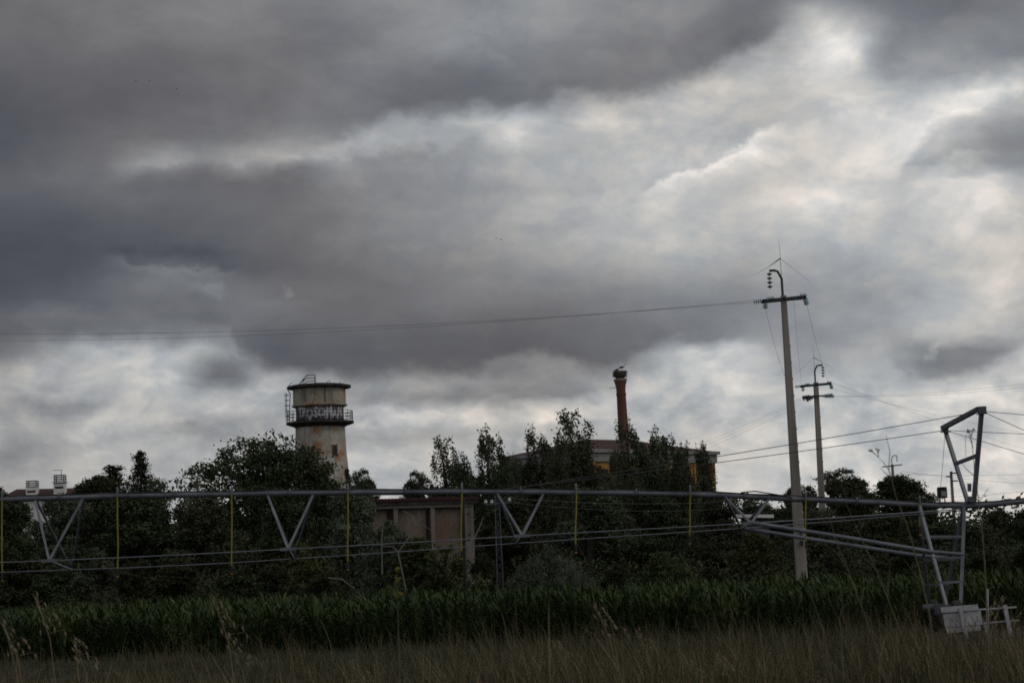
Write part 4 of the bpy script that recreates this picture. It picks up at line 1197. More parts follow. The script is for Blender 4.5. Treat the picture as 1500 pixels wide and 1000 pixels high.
# ------------------------------------------------------------------ far house, left
def house():
    Y = 262.0
    c = P(60, 715, Y); H = c.z
    zr = H; ze = P(60, 733, Y).z
    x0 = P(8, 725, Y).x; x1 = P(175, 725, Y).x
    base = Vector(((x0 + x1) / 2, Y, 0))
    root = thing('white_house', 'white walled house with red tiled hip roof and two big chimneys', 'house', base)
    D = 9.0
    m = MB()
    def bx(mb, a0, a1, b0, b1, z0, z1):
        i = len(mb.v)
        for z in (z0, z1):
            for x, y in ((a0, b0), (a1, b0), (a1, b1), (a0, b1)): mb.v.append(Vector((x, y, z)))
        for f in ((0, 3, 2, 1), (4, 5, 6, 7), (0, 1, 5, 4), (1, 2, 6, 5), (2, 3, 7, 6), (3, 0, 4, 7)): mb.face([i + k for k in f])
        return mb
    bx(MB(), x0 + 0.5, x1 - 0.5, Y - D / 2, Y + D / 2, -0.3, ze - 0.004).build('wall', M['white_wall'], root, False)
    r = MB()
    for x, y in ((x0, Y - D / 2 - 0.5), (x1, Y - D / 2 - 0.5), (x1, Y + D / 2 + 0.5), (x0, Y + D / 2 + 0.5)): r.v.append(Vector((x, y, ze)))
    r.v += [Vector((P(24, 715, Y).x, Y, zr)), Vector((x1 - 1.2, Y, zr - 0.15))]
    for f in ((0, 1, 5, 4), (1, 2, 5), (2, 3, 4, 5), (3, 0, 4), (3, 2, 1, 0)): r.face(list(f))
    rf = r.build('roof', M['red_tile'], root, False)
    for (px, py, slats) in ((47.5, 709, 3), (88, 703, 4)):
        yy = Y - 2.2
        ct = P(px, py, yy); w = 0.62
        cb = P(px, py + 34, yy)
        ch = bx(MB(), ct.x - w, ct.x + w, yy - w, yy + w, ze + 0.3, ct.z - 0.35).build('chimney', M['white_wall'], root, False)
        bx(MB(), ct.x - w * 0.75, ct.x + w * 0.75, yy - w - 0.03, yy - w - 0.003, ct.z - 0.95, ct.z - 0.72).build('vent', M['red_tile'], ch, False)
        sl = MB()
        for k in range(slats):
            z = ct.z - 0.30 + k * 0.2
            ww = w * (1.25 if k == 0 and slats == 4 else 1.05)
            bx(sl, ct.x - ww, ct.x + ww, yy - ww, yy + ww, z, z + 0.07)
        for sx in (-1, 1):
            for sy in (-1, 1):
                sl.bar((ct.x + sx * w * 0.85, yy + sy * w * 0.85, ct.z - 0.352), (ct.x + sx * w * 0.85, yy + sy * w * 0.85, ct.z - 0.30 + slats * 0.2), 0.1, 0.1)
        bx(sl, ct.x - w * 1.0, ct.x + w * 1.0, yy - w * 1.0, yy + w * 1.0, ct.z - 0.29 + slats * 0.2, ct.z - 0.2 + slats * 0.2)
        sl.build('cowl', M['cornice'], ch, False)
    a = P(90.3, 704, Y - 2.0); b = P(89.8, 688, Y - 2.0); e = P(78, 688.5, Y - 2.0)
    an = MB().tube([a, b], 0.035, 6).tube([e, b + (b - e) * 0.1], 0.03, 6)
    for t in (0.0, 0.25, 0.5, 0.75):
        p = e.lerp(b, t); an.tube([p + Vector((0, -0.4, 0)), p + Vector((0, 0.4, 0))], 0.012, 4)
    an.build('antenna', M['darksteel'], root)
house()

def pale_shed():
    Y = 150.0
    a = P(1083, 756, Y); b = P(1128, 756.5, Y)
    base = Vector(((a.x + b.x) / 2, Y, 0))
    root = thing('shed', 'small shed with pale flat roof edge half hidden behind the last V brace', 'shed', base)
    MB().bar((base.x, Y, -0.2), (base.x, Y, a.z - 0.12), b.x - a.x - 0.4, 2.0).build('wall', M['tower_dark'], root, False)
    MB().bar(a + Vector((-0.1, 0, 0)), b + Vector((0.1, 0, 0)), 2.6, 0.2).build('roof', M['white_wall'], root, False)
pale_shed()

# ------------------------------------------------------------------ concrete power poles
POLE = {}
def insulator(mb, p, q, n, r):
    """string of glass discs from p to q"""
    p = Vector(p); q = Vector(q); d = q - p
    mb.tube([p, q], 0.018, 6)
    for k in range(n):
        c = p + d * ((k + 0.5) / n)
        t = d.normalized() * (d.length / n * 0.28)
        mb.tube([c - t, c - t * 0.2, c + t], [r * 0.45, r, r * 0.35], 10)

def power_pole(px_t, py_t, px_b, py_b, Y, arm, hook, label, w0, w1, second=False, small=False):
    T_ = P(px_t, py_t, Y); B_ = P(px_b, py_b, Y)
    ax = T_ - B_
    base = B_ - ax * ((B_.z) / ax.z)
    root = thing('power_pole', label, 'power pole', base, 'concrete power poles')
    ph = MB().tbar(base - ax.normalized() * 0.5, T_, w0, w0 * 1.15, w1, w1 * 1.15).build('shaft', M['concrete'], root)
    # climbing steps on the right edge
    if not small:
        for k in range(16):
            t = 0.06 + 0.78 * k / 15
            c = base.lerp(T_, t); w = w0 + (w1 - w0) * t
            MB().bar(c + Vector((w / 2 - 0.005, -0.06, 0)), c + Vector((w / 2 + 0.03, -0.06, 0)), 0.08, 0.10).build('climbing_step', M['porcelain'], root, False)
    k = Y / F                                   # metres per pixel at the pole
    tl = math.tan(math.radians(arm[2]))
    def A(x, dz=0.0, dy=-0.14):
        return T_ + Vector((x, dy, -0.16 + tl * x + dz))
    am = MB()
    am.bar(A(-arm[0]), A(arm[1]), 0.12, 0.13)
    am.bar(A(-arm[0], 0, 0.22), A(arm[1], 0, 0.22), 0.12, 0.13)
    for x in (-arm[0] + 0.06, arm[1] - 0.06, 0):
        am.bar(A(x, 0, -0.2), A(x, 0, 0.28), 0.08, 0.1)
    am.build('crossarm', M['darksteel'], root)
    ends = []
    if not small:
        def ins(p, q, n=4, r=0.125):
            m_ = MB(); insulator(m_, p, q, n, r); m_.build('insulator', M['glass_ins'], root)
            ends.append(Vector(q))
        ins(A(-arm[0] - 0.02), A(-arm[0] - 0.40, -0.02), 4)      # 0 strain, left end
        ins(A(-arm[0] + 0.12, -0.06), A(-arm[0] + 0.12, -0.36, -0.2), 3)   # 1 hanging left
        ins(A(arm[1] - 0.05, -0.06), A(arm[1] + 0.05, -0.34, 0.1), 3)  # 2 hanging right
        ins(A(-0.42, 0.08), A(-0.78, 0.06), 4)                  # 3 strain on the arm
        ins(A(0.70, 0.08), A(1.02, 0.06), 3)                    # 4
    # hooked top bracket with its own suspension string
    hx = hook
    hb = MB()
    q0 = T_ + Vector((-0.08 * 0 - 0.02, 0, -0.4))
    hb.tube([q0, q0 + Vector((-0.02, 0, 1.15)), q0 + Vector((hx * 0.30 - 0.02, 0, 1.48)), q0 + Vector((hx * 0.62, 0, 1.53)), q0 + Vector((hx, 0, 1.52))], 0.055, 8)
    hb.build('hook_bracket', M['darksteel'], root)
    hi = MB(); insulator(hi, q0 + Vector((hx, 0, 1.46)), q0 + Vector((hx, 0, 0.72)), 4, 0.13)
    hi.build('insulator', M['concrete_dark'], root)
    ends.append(q0 + Vector((hx, 0, 0.72)))
    # lightning spike with its two stay rods
    if not small:
        sp = MB()
        tip = T_ + Vector((-0.06, 0, 1.9))
        sp.tube([q0 + Vector((-0.02, 0, 0.9)), tip, tip + Vector((-0.03, 0, 0.6))], [0.016, 0.009, 0.004], 5)
        s_ = 1 if hook < 0 else -1
        sp.tube([tip + Vector((0, 0, -0.25)), tip + Vector((-0.55 * s_, -0.05, -0.62)), tip + Vector((-1.25 * s_, -0.1, -1.0))], [0.028, 0.009, 0.003], 5)
        sp.tube([tip + Vector((0, 0, -0.25)), tip + Vector((1.3 * s_, 0.1, -1.35))], [0.007, 0.004], 4)
        sp.build('lightning_spike', M['darksteel'], root)
    if second:
        z = -0.9
        sa = MB(); sa.bar(T_ + Vector((-0.75, -0.2, z - 0.02)), T_ + Vector((0.9, -0.2, z)), 0.1, 0.1)
        sa.build('lower_crossarm', M['darksteel'], root)
        for (xa, xb, dz, dy) in ((-0.5, -1.0, -0.10, -0.5), (-0.4, -0.95, -0.22, -0.3), (-0.15, -0.75, -0.32, -0.6), (0.35, 0.85, -0.04, -0.3), (0.6, 1.15, -0.08, -0.1), (0.5, 1.1, 0.06, 0.3)):
            m_ = MB(); insulator(m_, T_ + Vector((xa, -0.25, z - 0.03)), T_ + Vector((xb, dy, z + dz)), 4, 0.125)
            m_.build('insulator', M['glass_ins'] if xa > 0 else M['galv_dark'], root)
            ends.append(T_ + Vector((xb, dy, z + dz)))
    return T_, ends, base

T1, E1, B1 = power_pole(1147.5, 433, 1175, 852, 100.0, (0.95, 0.98, 3.6), -0.55, 'tall concrete power pole with green glass insulators, nearest and tallest pole', 0.50, 0.235)
# small dark label box on the nearest pole
def pole_box():
    root = [o for o in bpy.data.objects if o.name == 'power_pole'][0]
    p = P(1174, 795, 99.65)
    MB().bar(p + Vector((0, 0, -0.11)), p + Vector((0, 0, 0.11)), 0.14, 0.08).build('meter_box', M['black'], root, False)
    q = P(1173, 780, 99.68)
    MB().bar(q + Vector((0, 0, -0.16)), q + Vector((0, 0, 0.12)), 0.07, 0.06).build('clamp', M['black'], root, False)
    z0 = P(1176, 790, 99.7); z1 = P(1174.5, 742, 99.7)
pole_box()
T2, E2, B2 = power_pole(1195, 560, 1204.5, 745, 150.0, (1.0, 1.0, 3.2), 0.52, 'second concrete power pole with two rows of insulators, farther back', 0.46, 0.30, True)
T3, E3, B3 = power_pole(1307, 680, 1309, 720, 290.0, (1.25, 1.25, 4.5), 0.65, 'concrete power pole top poking out of the round dark tree', 0.46, 0.30, False, True)

def far_pole():
    Y = 480.0
    t = P(1393, 690, Y); base = Vector((t.x + 0.2, Y, 0))
    root = thing('power_pole', 'very distant power pole between floodlight and mast', 'power pole', base, 'concrete power poles')
    MB().tbar(base, t, 0.75, 0.75, 0.5, 0.5).build('shaft', M['concrete_dark'], root)
    m = MB()
    a = P(1393, 697.5, Y - 0.5); m.bar(a + Vector((-1.0, 0, 0)), a + Vector((0.1, 0, 0)), 0.3, 0.28)
    a = P(1393, 692.5, Y - 0.5); m.bar(a + Vector((0, 0, 0)), a + Vector((1.1, 0, -0.05)), 0.3, 0.28)
    a = P(1394, 704, Y - 0.5); m.bar(a + Vector((0, 0, 0)), a + Vector((1.3, 0, -0.05)), 0.3, 0.28)
    m.build('crossarm', M['darksteel'], root)
far_pole()

GW = 'overhead wires'
def wire(p, q, sag, label, r=0.016, n=20):
    r *= 0.52
    p = Vector(p); q = Vector(q)
    pts = []
    for i in range(n + 1):
        t = i / n
        pts.append(p.lerp(q, t) - Vector((0, 0, sag * 4 * t * (1 - t))))
    mid = p.lerp(q, 0.5)
    o = MB().tube(pts, r, 6).build('wire', M['wire'], None, True, mid)
    tag(o, label, 'wire', GW)

# nearest pole to a pole out of frame on the left
wire(E1[0], P(-420, 476, 130), 0.9, 'upper of two long wires running left from the nearest pole', 0.015)
wire(E1[3], P(-420, 490, 128), 0.95, 'lower of two long wires running left from the nearest pole', 0.013)
# nearest to second pole
wire(E1[1], E2[0], 1.0, 'slack wire from the left insulator of the nearest pole down to the second pole', 0.011)
wire(E1[2], E2[2], 0.55, 'steep wire from the right arm end of the nearest pole to the second pole', 0.011)
wire(E1[4] + Vector((-0.6, 0, -0.1)), E2[1], 1.0, 'slack middle wire between the nearest and the second pole', 0.009)
# second pole off to the right
wire(E2[2], P(1720, 655, 330), 1.2, 'topmost wire leaving the second pole to the right', 0.012)
wire(E2[9], P(1720, 527, 120), 0.5, 'upper rising wire from the lower insulators of the second pole to the right edge', 0.012)
wire(E2[10], P(1720, 534, 118), 0.5, 'lower rising wire from the lower insulators of the second pole to the right edge', 0.012)
wire(E2[4], P(1720, 702, 330), 1.2, 'falling wire from the second pole arm crossing behind the mast', 0.012)
# second pole to the left, behind the poplars
wire(E2[6], P(860, 690, 260), 1.0, 'upper faint wire from the second pole to the yellow building', 0.012)
wire(E2[7], P(860, 697, 260), 1.0, 'middle faint wire from the second pole to the yellow building', 0.012)
wire(E2[8], P(860, 705, 262), 1.0, 'lower faint wire from the second pole to the yellow building', 0.011)
# distant line on the right
wire(P(1293, 692, 290), P(1700, 674, 300), 1.0, 'upper distant wire behind the mast', 0.03)
wire(P(1322, 690, 290), P(1700, 705, 340), 1.0, 'middle distant wire behind the mast', 0.03)
wire(P(1310, 730, 300), P(1700, 690, 300), 0.8, 'lowest distant wire, just above the trees behind the mast', 0.03)

# ------------------------------------------------------------------ lattice mast and dark post
def lattice_mast():
    Y = 113.5
    t = P(728, 724, Y); b = P(733.5, 868, Y)
    base = Vector((b.x, Y, 0))
    top = t
    root = thing('lattice_mast', 'slim grey steel lattice mast with white insulators in front of the dark trees', 'mast', base)
    m = MB()
    w0, w1 = 0.17, 0.10
    def corner(s, k):
        w = w0 + (w1 - w0) * s
        return base.lerp(top, s) + Vector((w * (-1, 1, 1, -1)[k], w * (-1, -1, 1, 1)[k], 0))
    for k in range(4):
        m.bar(corner(0, k), corner(1, k), 0.045, 0.045)
    n = 15
    for i in range(n):
        for k in range(4):
            a, c = (i / n, (i + 1) / n)
            m.bar(corner(a, k), corner(c, (k + 1) % 4), 0.022, 0.022) if i % 2 == 0 else m.bar(corner(a, (k + 1) % 4), corner(c, k), 0.022, 0.022)
    m.build('lattice', M['galv_dark'], root, False)
    arm = P(728, 737, Y)
    MB().bar(arm + Vector((-0.6, -0.22, -0.05)), arm + Vector((0.75, -0.22, 0.05)), 0.07, 0.07).build('crossarm', M['galv_dark'], root, False)
    ends = []
    for dx, dz in ((-0.55, 0.06), (-0.25, 0.05), (0.62, 0.13)):
        p = arm + Vector((dx, -0.22, dz - 0.06))
        MB().tube([p, p + Vector((0, 0, 0.06)), p + Vector((0, 0, 0.1)), p + Vector((0, 0, 0.19))], [0.04, 0.10, 0.06, 0.08], 10).build('insulator', M['porcelain'], root)
        ends.append(p + Vector((0, 0, 0.15)))
    wire(ends[2], P(1120, 729, 175), 0.35, 'pale wire from the lattice mast running right under the pipe', 0.02)
    wire(ends[1], P(1120, 738, 160), 0.5, 'second pale wire from the lattice mast, just below the first', 0.016)
lattice_mast()

def dark_post():
    Y = 114.5
    b = P(681, 880, Y); t = P(679, 728, Y)
    base = Vector((b.x, Y, 0))
    root = thing('dark_post', 'thin black post with two insulators before the concrete corner column', 'post', base)
    MB().tube([base, t], [0.075, 0.055], 10).build('pole', M['black'], root)
    for y in (753, 791, 822):
        p = P(682, y, Y - 0.05)
        MB().bar(p, p + Vector((0.14, 0, 0.01)), 0.03, 0.03).tube([p + Vector((0.14, 0, -0.05)), p + Vector((0.14, 0, 0.02)), p + Vector((0.14, 0, 0.1))], [0.03, 0.055, 0.03], 8).build('insulator', M['black'], root)
dark_post()

# ------------------------------------------------------------------ irrigation pivot
PIPE = [(-330, 749), (-150, 738), (0, 731.3), (85, 728.6), (173, 726), (260, 724.6), (340, 723.4), (425, 722), (500, 721.2), (600, 720.3), (700, 720), (765, 720.2), (830, 720.8), (925, 722), (1010, 723.6), (1060, 725.2), (1100, 727), (1165, 730.6), (1233, 733), (1300, 736.4), (1360, 739.2), (1415, 740.6), (1455, 738.2), (1500, 733.4), (1600, 722), (1700, 711)]
DP, DN, DF = 67.5, 66.0, 69.0
NEAR = [(-330, 836), (-150, 829), (0, 823.4), (72, 820.8), (200, 815.3), (340, 808.5), (422, 803.8), (540, 797.8), (640, 792), (765, 784.5), (930, 775.5), (1100, 766)]
FAR = [(-330, 850), (-150, 844), (0, 838), (105, 834), (200, 830.8), (340, 824), (430, 818), (540, 811), (650, 803), (757, 795.3), (930, 784), (1086, 773.5)]
def pipe_at(px):
    for (a, b), (c, d) in zip(PIPE, PIPE[1:]):
        if a <= px <= c:
            return P(px, b + (d - b) * (px - a) / (c - a), DP)

def pivot():
    base = P(1400, 900, DP); base.z = 0; base.y = DP
    root = thing('irrigation_pivot', 'long galvanised centre pivot irrigation span on a wheeled tower across the field edge', 'irrigation pivot', base)
    MB().tube([P(x, y, DP) for x, y in PIPE], 0.087, 12).build('pipe', M['galv'], root)
    for px in (-100, 88, 256, 425, 594, 763, 932, 1090, 1255, 1415):
        c = pipe_at(px); t = (pipe_at(px + 4) - pipe_at(px - 4)).normalized()
        MB().tube([c - t * 0.03, c + t * 0.03], 0.135, 12).build('flange', M['galv_dark'], root)
        MB().tube([c + t * 0.1 + Vector((0, 0, 0.08)), c + t * 0.1 + Vector((0, 0, 0.15))], 0.03, 6).build('outlet', M['galv_dark'], root)
    # cable lying along the pipe
    MB().tube([pipe_at(x) + Vector((0, -0.06, 0.085 + 0.012 * math.sin(x * 0.05))) for x in range(-300, 1690, 25)], 0.016, 5).build('cable', M['black'], root)
    # control cable looping loosely near the tower
    MB().tube([pipe_at(1085) + Vector((0, -0.08, 0.1)), pipe_at(1105) + Vector((0, -0.1, 0.16)), pipe_at(1150) + Vector((0, -0.1, 0.07)), pipe_at(1160) + Vector((0, -0.1, 0.02))], 0.02, 6).build('cable', M['black'], root)
    MB().tube([P(x, y, DN) for x, y in NEAR], 0.017, 6).build('truss_rod', M['rod'], root)
    MB().tube([P(x, y, DF) for x, y in FAR], 0.016, 6).build('truss_rod', M['rod'], root)
    # slanting end rods back up to the pipe at the tower
    tp = pipe_at(1408) + Vector((0, 0, -0.1))
    MB().tube([P(1100, 766, DN), P(1240, 757, DN + 0.6), tp + Vector((0, -0.06, 0))], 0.02, 6).build('truss_rod', M['rod'], root)
    MB().tube([P(1086, 773.5, DF), P(1240, 762, DF - 0.6), tp + Vector((0, 0.06, -0.04))], 0.02, 6).build('truss_rod', M['rod'], root)
    for (xa, xb, n, f) in ((-282, -210, (-255, 833), (-205, 846)), (52, 122, (72, 820.8), (105, 834)), (392, 459, (422, 803.8), (430, 818)), (728, 796, (765, 784.5), (757, 795.3)), (1062, 1126, (1100, 766), (1086, 773.5))):
        pn = P(n[0], n[1], DN); pf = P(f[0], f[1], DF)
        for q in (pn, pf):
            for px in (xa, xb):
                a = pipe_at(px) + Vector((0, -0.05 if q is pn else 0.05, -0.05))
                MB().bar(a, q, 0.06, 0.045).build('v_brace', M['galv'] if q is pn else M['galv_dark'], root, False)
        MB().bar(pn, pf, 0.07, 0.05).build('spreader', M['galv'], root, False)
        g = MB(); d = (P(n[0] + 12, n[1] - 0.6, DN) - pn)
        g.bar(pn - d, pn + d, 0.06, 0.09); g.build('gusset', M['galv'], root, False)
    # drop hoses
    for px, ye in ((4, 838), (173, 832), (340, 828), (510, 822), (677, 806), (844, 797), (1011, 784), (1180, 792), (1347, 771)):
        c = pipe_at(px) + Vector((0, -0.12, 0))
        end = P(px - 0.8 if px < 1100 else px + 0.5, ye, DP - 0.12)
        h = MB().tube([c + Vector((0, 0, 0.02)), c.lerp(end, 0.35) + Vector((0.012 * math.sin(px), 0.02, 0)), c.lerp(end, 0.7) + Vector((-0.018 * math.sin(px * 1.7), 0.0, 0)), end], 0.021, 8).build('drop_hose', M['hose'], root)
        MB().tube([c + Vector((0, 0.12, 0.07)), c + Vector((0, 0.10, 0.2)), c + Vector((0, 0.05, 0.24)), c + Vector((0, -0.0, 0.2)), c + Vector((0, 0, 0.02))], 0.026, 8).build('gooseneck', M['galv'], h)
        MB().tube([end, end + Vector((0, 0, -0.22))], 0.035, 8).build('hose_weight', M['black'], h)
        MB().tube([end + Vector((0, 0, -0.22)), end + Vector((0, 0, -0.25)), end + Vector((0, 0, -0.27))], [0.025, 0.036, 0.02], 8).build('nozzle', M['orange'], h)
    # tower: two ladders of legs meeting the pipe
    tops = [pipe_at(1346) + Vector((0, 0, -0.02)), pipe_at(1412) + Vector((0, 0, -0.02))]
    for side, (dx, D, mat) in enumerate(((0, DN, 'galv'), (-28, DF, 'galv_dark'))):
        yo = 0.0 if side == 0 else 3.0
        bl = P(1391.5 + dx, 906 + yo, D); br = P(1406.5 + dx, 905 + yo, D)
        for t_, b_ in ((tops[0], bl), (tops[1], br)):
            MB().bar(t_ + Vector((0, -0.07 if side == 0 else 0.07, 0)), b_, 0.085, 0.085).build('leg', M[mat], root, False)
        for s_ in (0.28, 0.47, 0.685, 0.885):
            a = tops[0].lerp(bl, s_); b = tops[1].lerp(br, s_ - 0.005)
            MB().bar(a + Vector((-0.03, -0.05, 0)), b + Vector((0.03, -0.05, 0)), 0.06, 0.065).build('rung', M[mat], root, False)
    # tubular braces from the last truss point to the tower
    MB().tube([P(1102, 765.5, DN), P(1240, 787, DN), P(1366, 808, DN), P(1412, 811.5, DN)], [0.062, 0.062, 0.062, 0.045], 10).build('brace_tube', M['galv'], root)
    MB().tube([P(1086, 773, DF), P(1230, 796, DF), P(1345, 813.5, DF), P(1384, 816, DF)], [0.062, 0.062, 0.062, 0.045], 10).build('brace_tube', M['galv'], root)
    # base beam and wheels
    a = P(1399, 906, DN); b = P(1371, 909, DF); a.z = b.z = 0.62
    dn = (a - b).normalized()
    MB().bar(b - dn * 0.5, a + dn * 0.5, 0.2, 0.2).build('base_beam', M['galv_dark'], root, False)
    for c in (a + dn * 0.3, b - dn * 0.3):
        side = Vector((0.22, 0, 0))
        ring = []
        wm = MB()
        # wheel axle across the travel direction
        wc = c + Vector((0.0, 0, -0.13))
        prof = [(0.30, -0.10), (0.44, -0.12), (0.48, -0.08), (0.48, 0.08), (0.44, 0.12), (0.30, 0.10)]
        i0 = len(wm.v); wm.lathe(prof, 28, (0, 0, 0), 0, False)
        for i in range(i0, len(wm.v)):
            v = wm.v[i]; wm.v[i] = wc + Vector((v.z, v.x, v.y))
        w = wm.build('wheel', M['black'], root)
        rm = MB(); rm.lathe([(0.05, -0.06), (0.30, -0.04), (0.30, 0.04), (0.05, 0.06)], 24)
        for i in range(len(rm.v)):
            v = rm.v[i]; rm.v[i] = wc + Vector((v.z, v.x, v.y))
        rm.build('rim', M['galv'], w)
    # drive motor and gearbox on the base beam
    mm = a.lerp(b, 0.45) + Vector((-0.25, 0, 0.12))
    MB().bar(mm + Vector((-0.1, 0, 0)), mm + Vector((0.16, 0, 0)), 0.26, 0.24).tube([mm + Vector((-0.42, 0, 0.02)), mm + Vector((-0.40, 0, 0.02)), mm + Vector((-0.1, 0, 0.02))], [0.07, 0.1, 0.1], 12).build('drive_motor', M['galv_dark'], root)
    # overhang mast with crossbars and stay cables
    hl = P(1384.5, 630, DF - 0.4); hr = P(1438, 602, DN + 0.4)
    bl = pipe_at(1419) + Vector((0, 0.05, 0.06)); br = pipe_at(1426) + Vector((0, -0.05, 0.06))
    MB().bar(hl, bl, 0.10, 0.10).build('mast_leg', M['galv'], root, False)
    MB().bar(hr, br, 0.115, 0.115).build('mast_leg', M['galv'], root, False)
    MB().bar(P(1380.5, 627, DF - 0.5), P(1434, 598.5, DN + 0.4), 0.12, 0.13).build('mast_beam', M['galv_dark'], root, False)
    MB().bar(P(1400, 679, DF - 1.1), P(1431, 667, DN + 0.9), 0.09, 0.10).build('mast_beam', M['galv_dark'], root, False)
    hd = MB()
    hd.bar(P(1381, 629.5, DF - 0.55), P(1388.5, 630, DF - 0.55), 0.2, 0.14); hd.bar(P(1433, 600.5, DN + 0.3), P(1444, 600, DN + 0.3), 0.22, 0.2)
    hd.bar(P(1378, 632.5, DF - 0.55), P(1392, 632, DF - 0.55), 0.16, 0.03); hd.bar(P(1431, 606.5, DN + 0.3), P(1446, 605, DN + 0.3), 0.16, 0.03)
    hd.build('mast_head', M['galv_dark'], root, False)
    a = P(1420, 718, DP - 0.15)
    MB().tube([P(1420, 719.5, DP - 0.15), P(1420, 709, DP - 0.15)], [0.06, 0.06], 12).tube([P(1420, 709, DP - 0.15), P(1420, 708, DP - 0.15)], [0.075, 0.06], 12).build('canister', M['galv'], root)
    MB().bar(P(1422, 735, DP - 0.1), P(1422, 727, DP - 0.1), 0.17, 0.14).build('mast_foot', M['galv_dark'], root, False)
    def stay(p, q, r=0.009, sag=0.0):
        p = Vector(p); q = Vector(q)
        MB().tube([p.lerp(q, i / 8) - Vector((0, 0, sag * 4 * (i / 8) * (1 - i / 8))) for i in range(9)], r, 5).build('stay_cable', M['darksteel'], root)
    stay(hr, pipe_at(735) + Vector((0, -0.06, 0.06)), 0.011, 0.06)
    stay(hl, pipe_at(728) + Vector((0, 0.06, 0.06)), 0.011, 0.06)
    stay(hr, P(1740, 628, DN + 1), 0.010, 0.0); stay(hr, P(1740, 738, DN + 1), 0.010, 0.0)
    stay(hl, P(1740, 647, DF - 1), 0.009, 0.0); stay(hl, P(1740, 737, DF - 1), 0.009, 0.0)
    MB().tube([hl, P(1381, 680, DP + 0.6), P(1377.5, 716, DP)], 0.007, 5).build('lamp_cable', M['wire'], root)
    # floodlight on the pipe
    c = P(1380, 722, DP - 0.05)
    lb = MB(); lb.bar(c + Vector((0, 0, -0.14)), c + Vector((0, 0, 0.15)), 0.27, 0.16)
    lb.bar(c + Vector((0, -0.02, 0.152)), c + Vector((0, -0.02, 0.18)), 0.24, 0.18)
    fl_ = lb.build('floodlight', M['black'], root, False)
    MB().bar(c + Vector((0.03, -0.085, -0.09)), c + Vector((0.03, -0.085, 0.06)), 0.14, 0.016).build('lamp_glass', M['lampface'], fl_, False)
    bk = MB()
    for s_ in (-0.07, 0.07):
        bk.bar(c + Vector((s_, 0, -0.14)), c + Vector((s_, 0, -0.28)), 0.03, 0.03)
    bk.bar(c + Vector((-0.12, 0, -0.27)), c + Vector((0.12, 0, -0.27)), 0.1, 0.03)
    bk.build('lamp_bracket', M['galv_dark'], fl_, False)
pivot()

# ------------------------------------------------------------------ white barrier beside the tower
def barrier():
    Y = 62.0
    base = P(1435, 930, Y); base.z = 0; base.y = Y
    root = thing('white_barrier', 'leaning weathered white wooden barrier with board panel at the foot of the pivot tower', 'barrier', base)
    def quad(name, pts, D, th=0.04):
        m = MB()
        f = [P(x, y, D) for x, y in pts]
        i = 0
        m.v += f + [p + Vector((0, th, 0)) for p in f]
        for fc in ((3, 2, 1, 0), (4, 5, 6, 7), (0, 1, 5, 4), (1, 2, 6, 5), (2, 3, 7, 6), (3, 0, 4, 7)): m.face(list(fc))
        return m.build(name, M['white_wood'], root, False)
    quad('board', [(1378, 889), (1432, 884.5), (1434, 893), (1379.5, 897)], Y - 0.06)
    quad('panel', [(1381, 899), (1436, 893.5), (1440.5, 914), (1385, 918.5)], Y - 0.02)
    quad('board', [(1385.5, 919.5), (1436, 915.5), (1437, 923), (1388, 927)], Y - 0.04)
    quad('post', [(1404.5, 890), (1409.5, 890), (1415.5, 917), (1410, 918)], Y - 0.12, 0.08)
    quad('post', [(1409.5, 917.5), (1415.5, 917), (1420, 938), (1414.5, 938)], Y - 0.12, 0.08)
    quad('post', [(1469.5, 886), (1475, 885.5), (1482, 922), (1476.5, 922.5)], Y - 0.12, 0.08)
    quad('post', [(1476.6, 922.6), (1482, 922), (1485, 938), (1480, 938)], Y - 0.12, 0.08)
    quad('rail', [(1434.2, 891), (1489, 887.3), (1489.3, 889.8), (1434.8, 893.4)], Y - 0.03)
    quad('rail', [(1440, 911), (1493, 906.5), (1493.3, 908.9), (1440.4, 913.4)], Y - 0.03)
    quad('prop', [(1440, 913), (1443, 913), (1452, 936), (1448, 937)], Y + 0.3)
barrier()
# lone grey stake above the barrier
st = MB().tube([P(1446, 930, 60) + Vector((0, 0, -0.3)), P(1446, 862, 60)], 0.035, 8).build('stake', M['white_wood'], None, True, P(1446, 938, 60))
tag(st, 'thin upright grey stake rising beside the white barrier', 'stake')

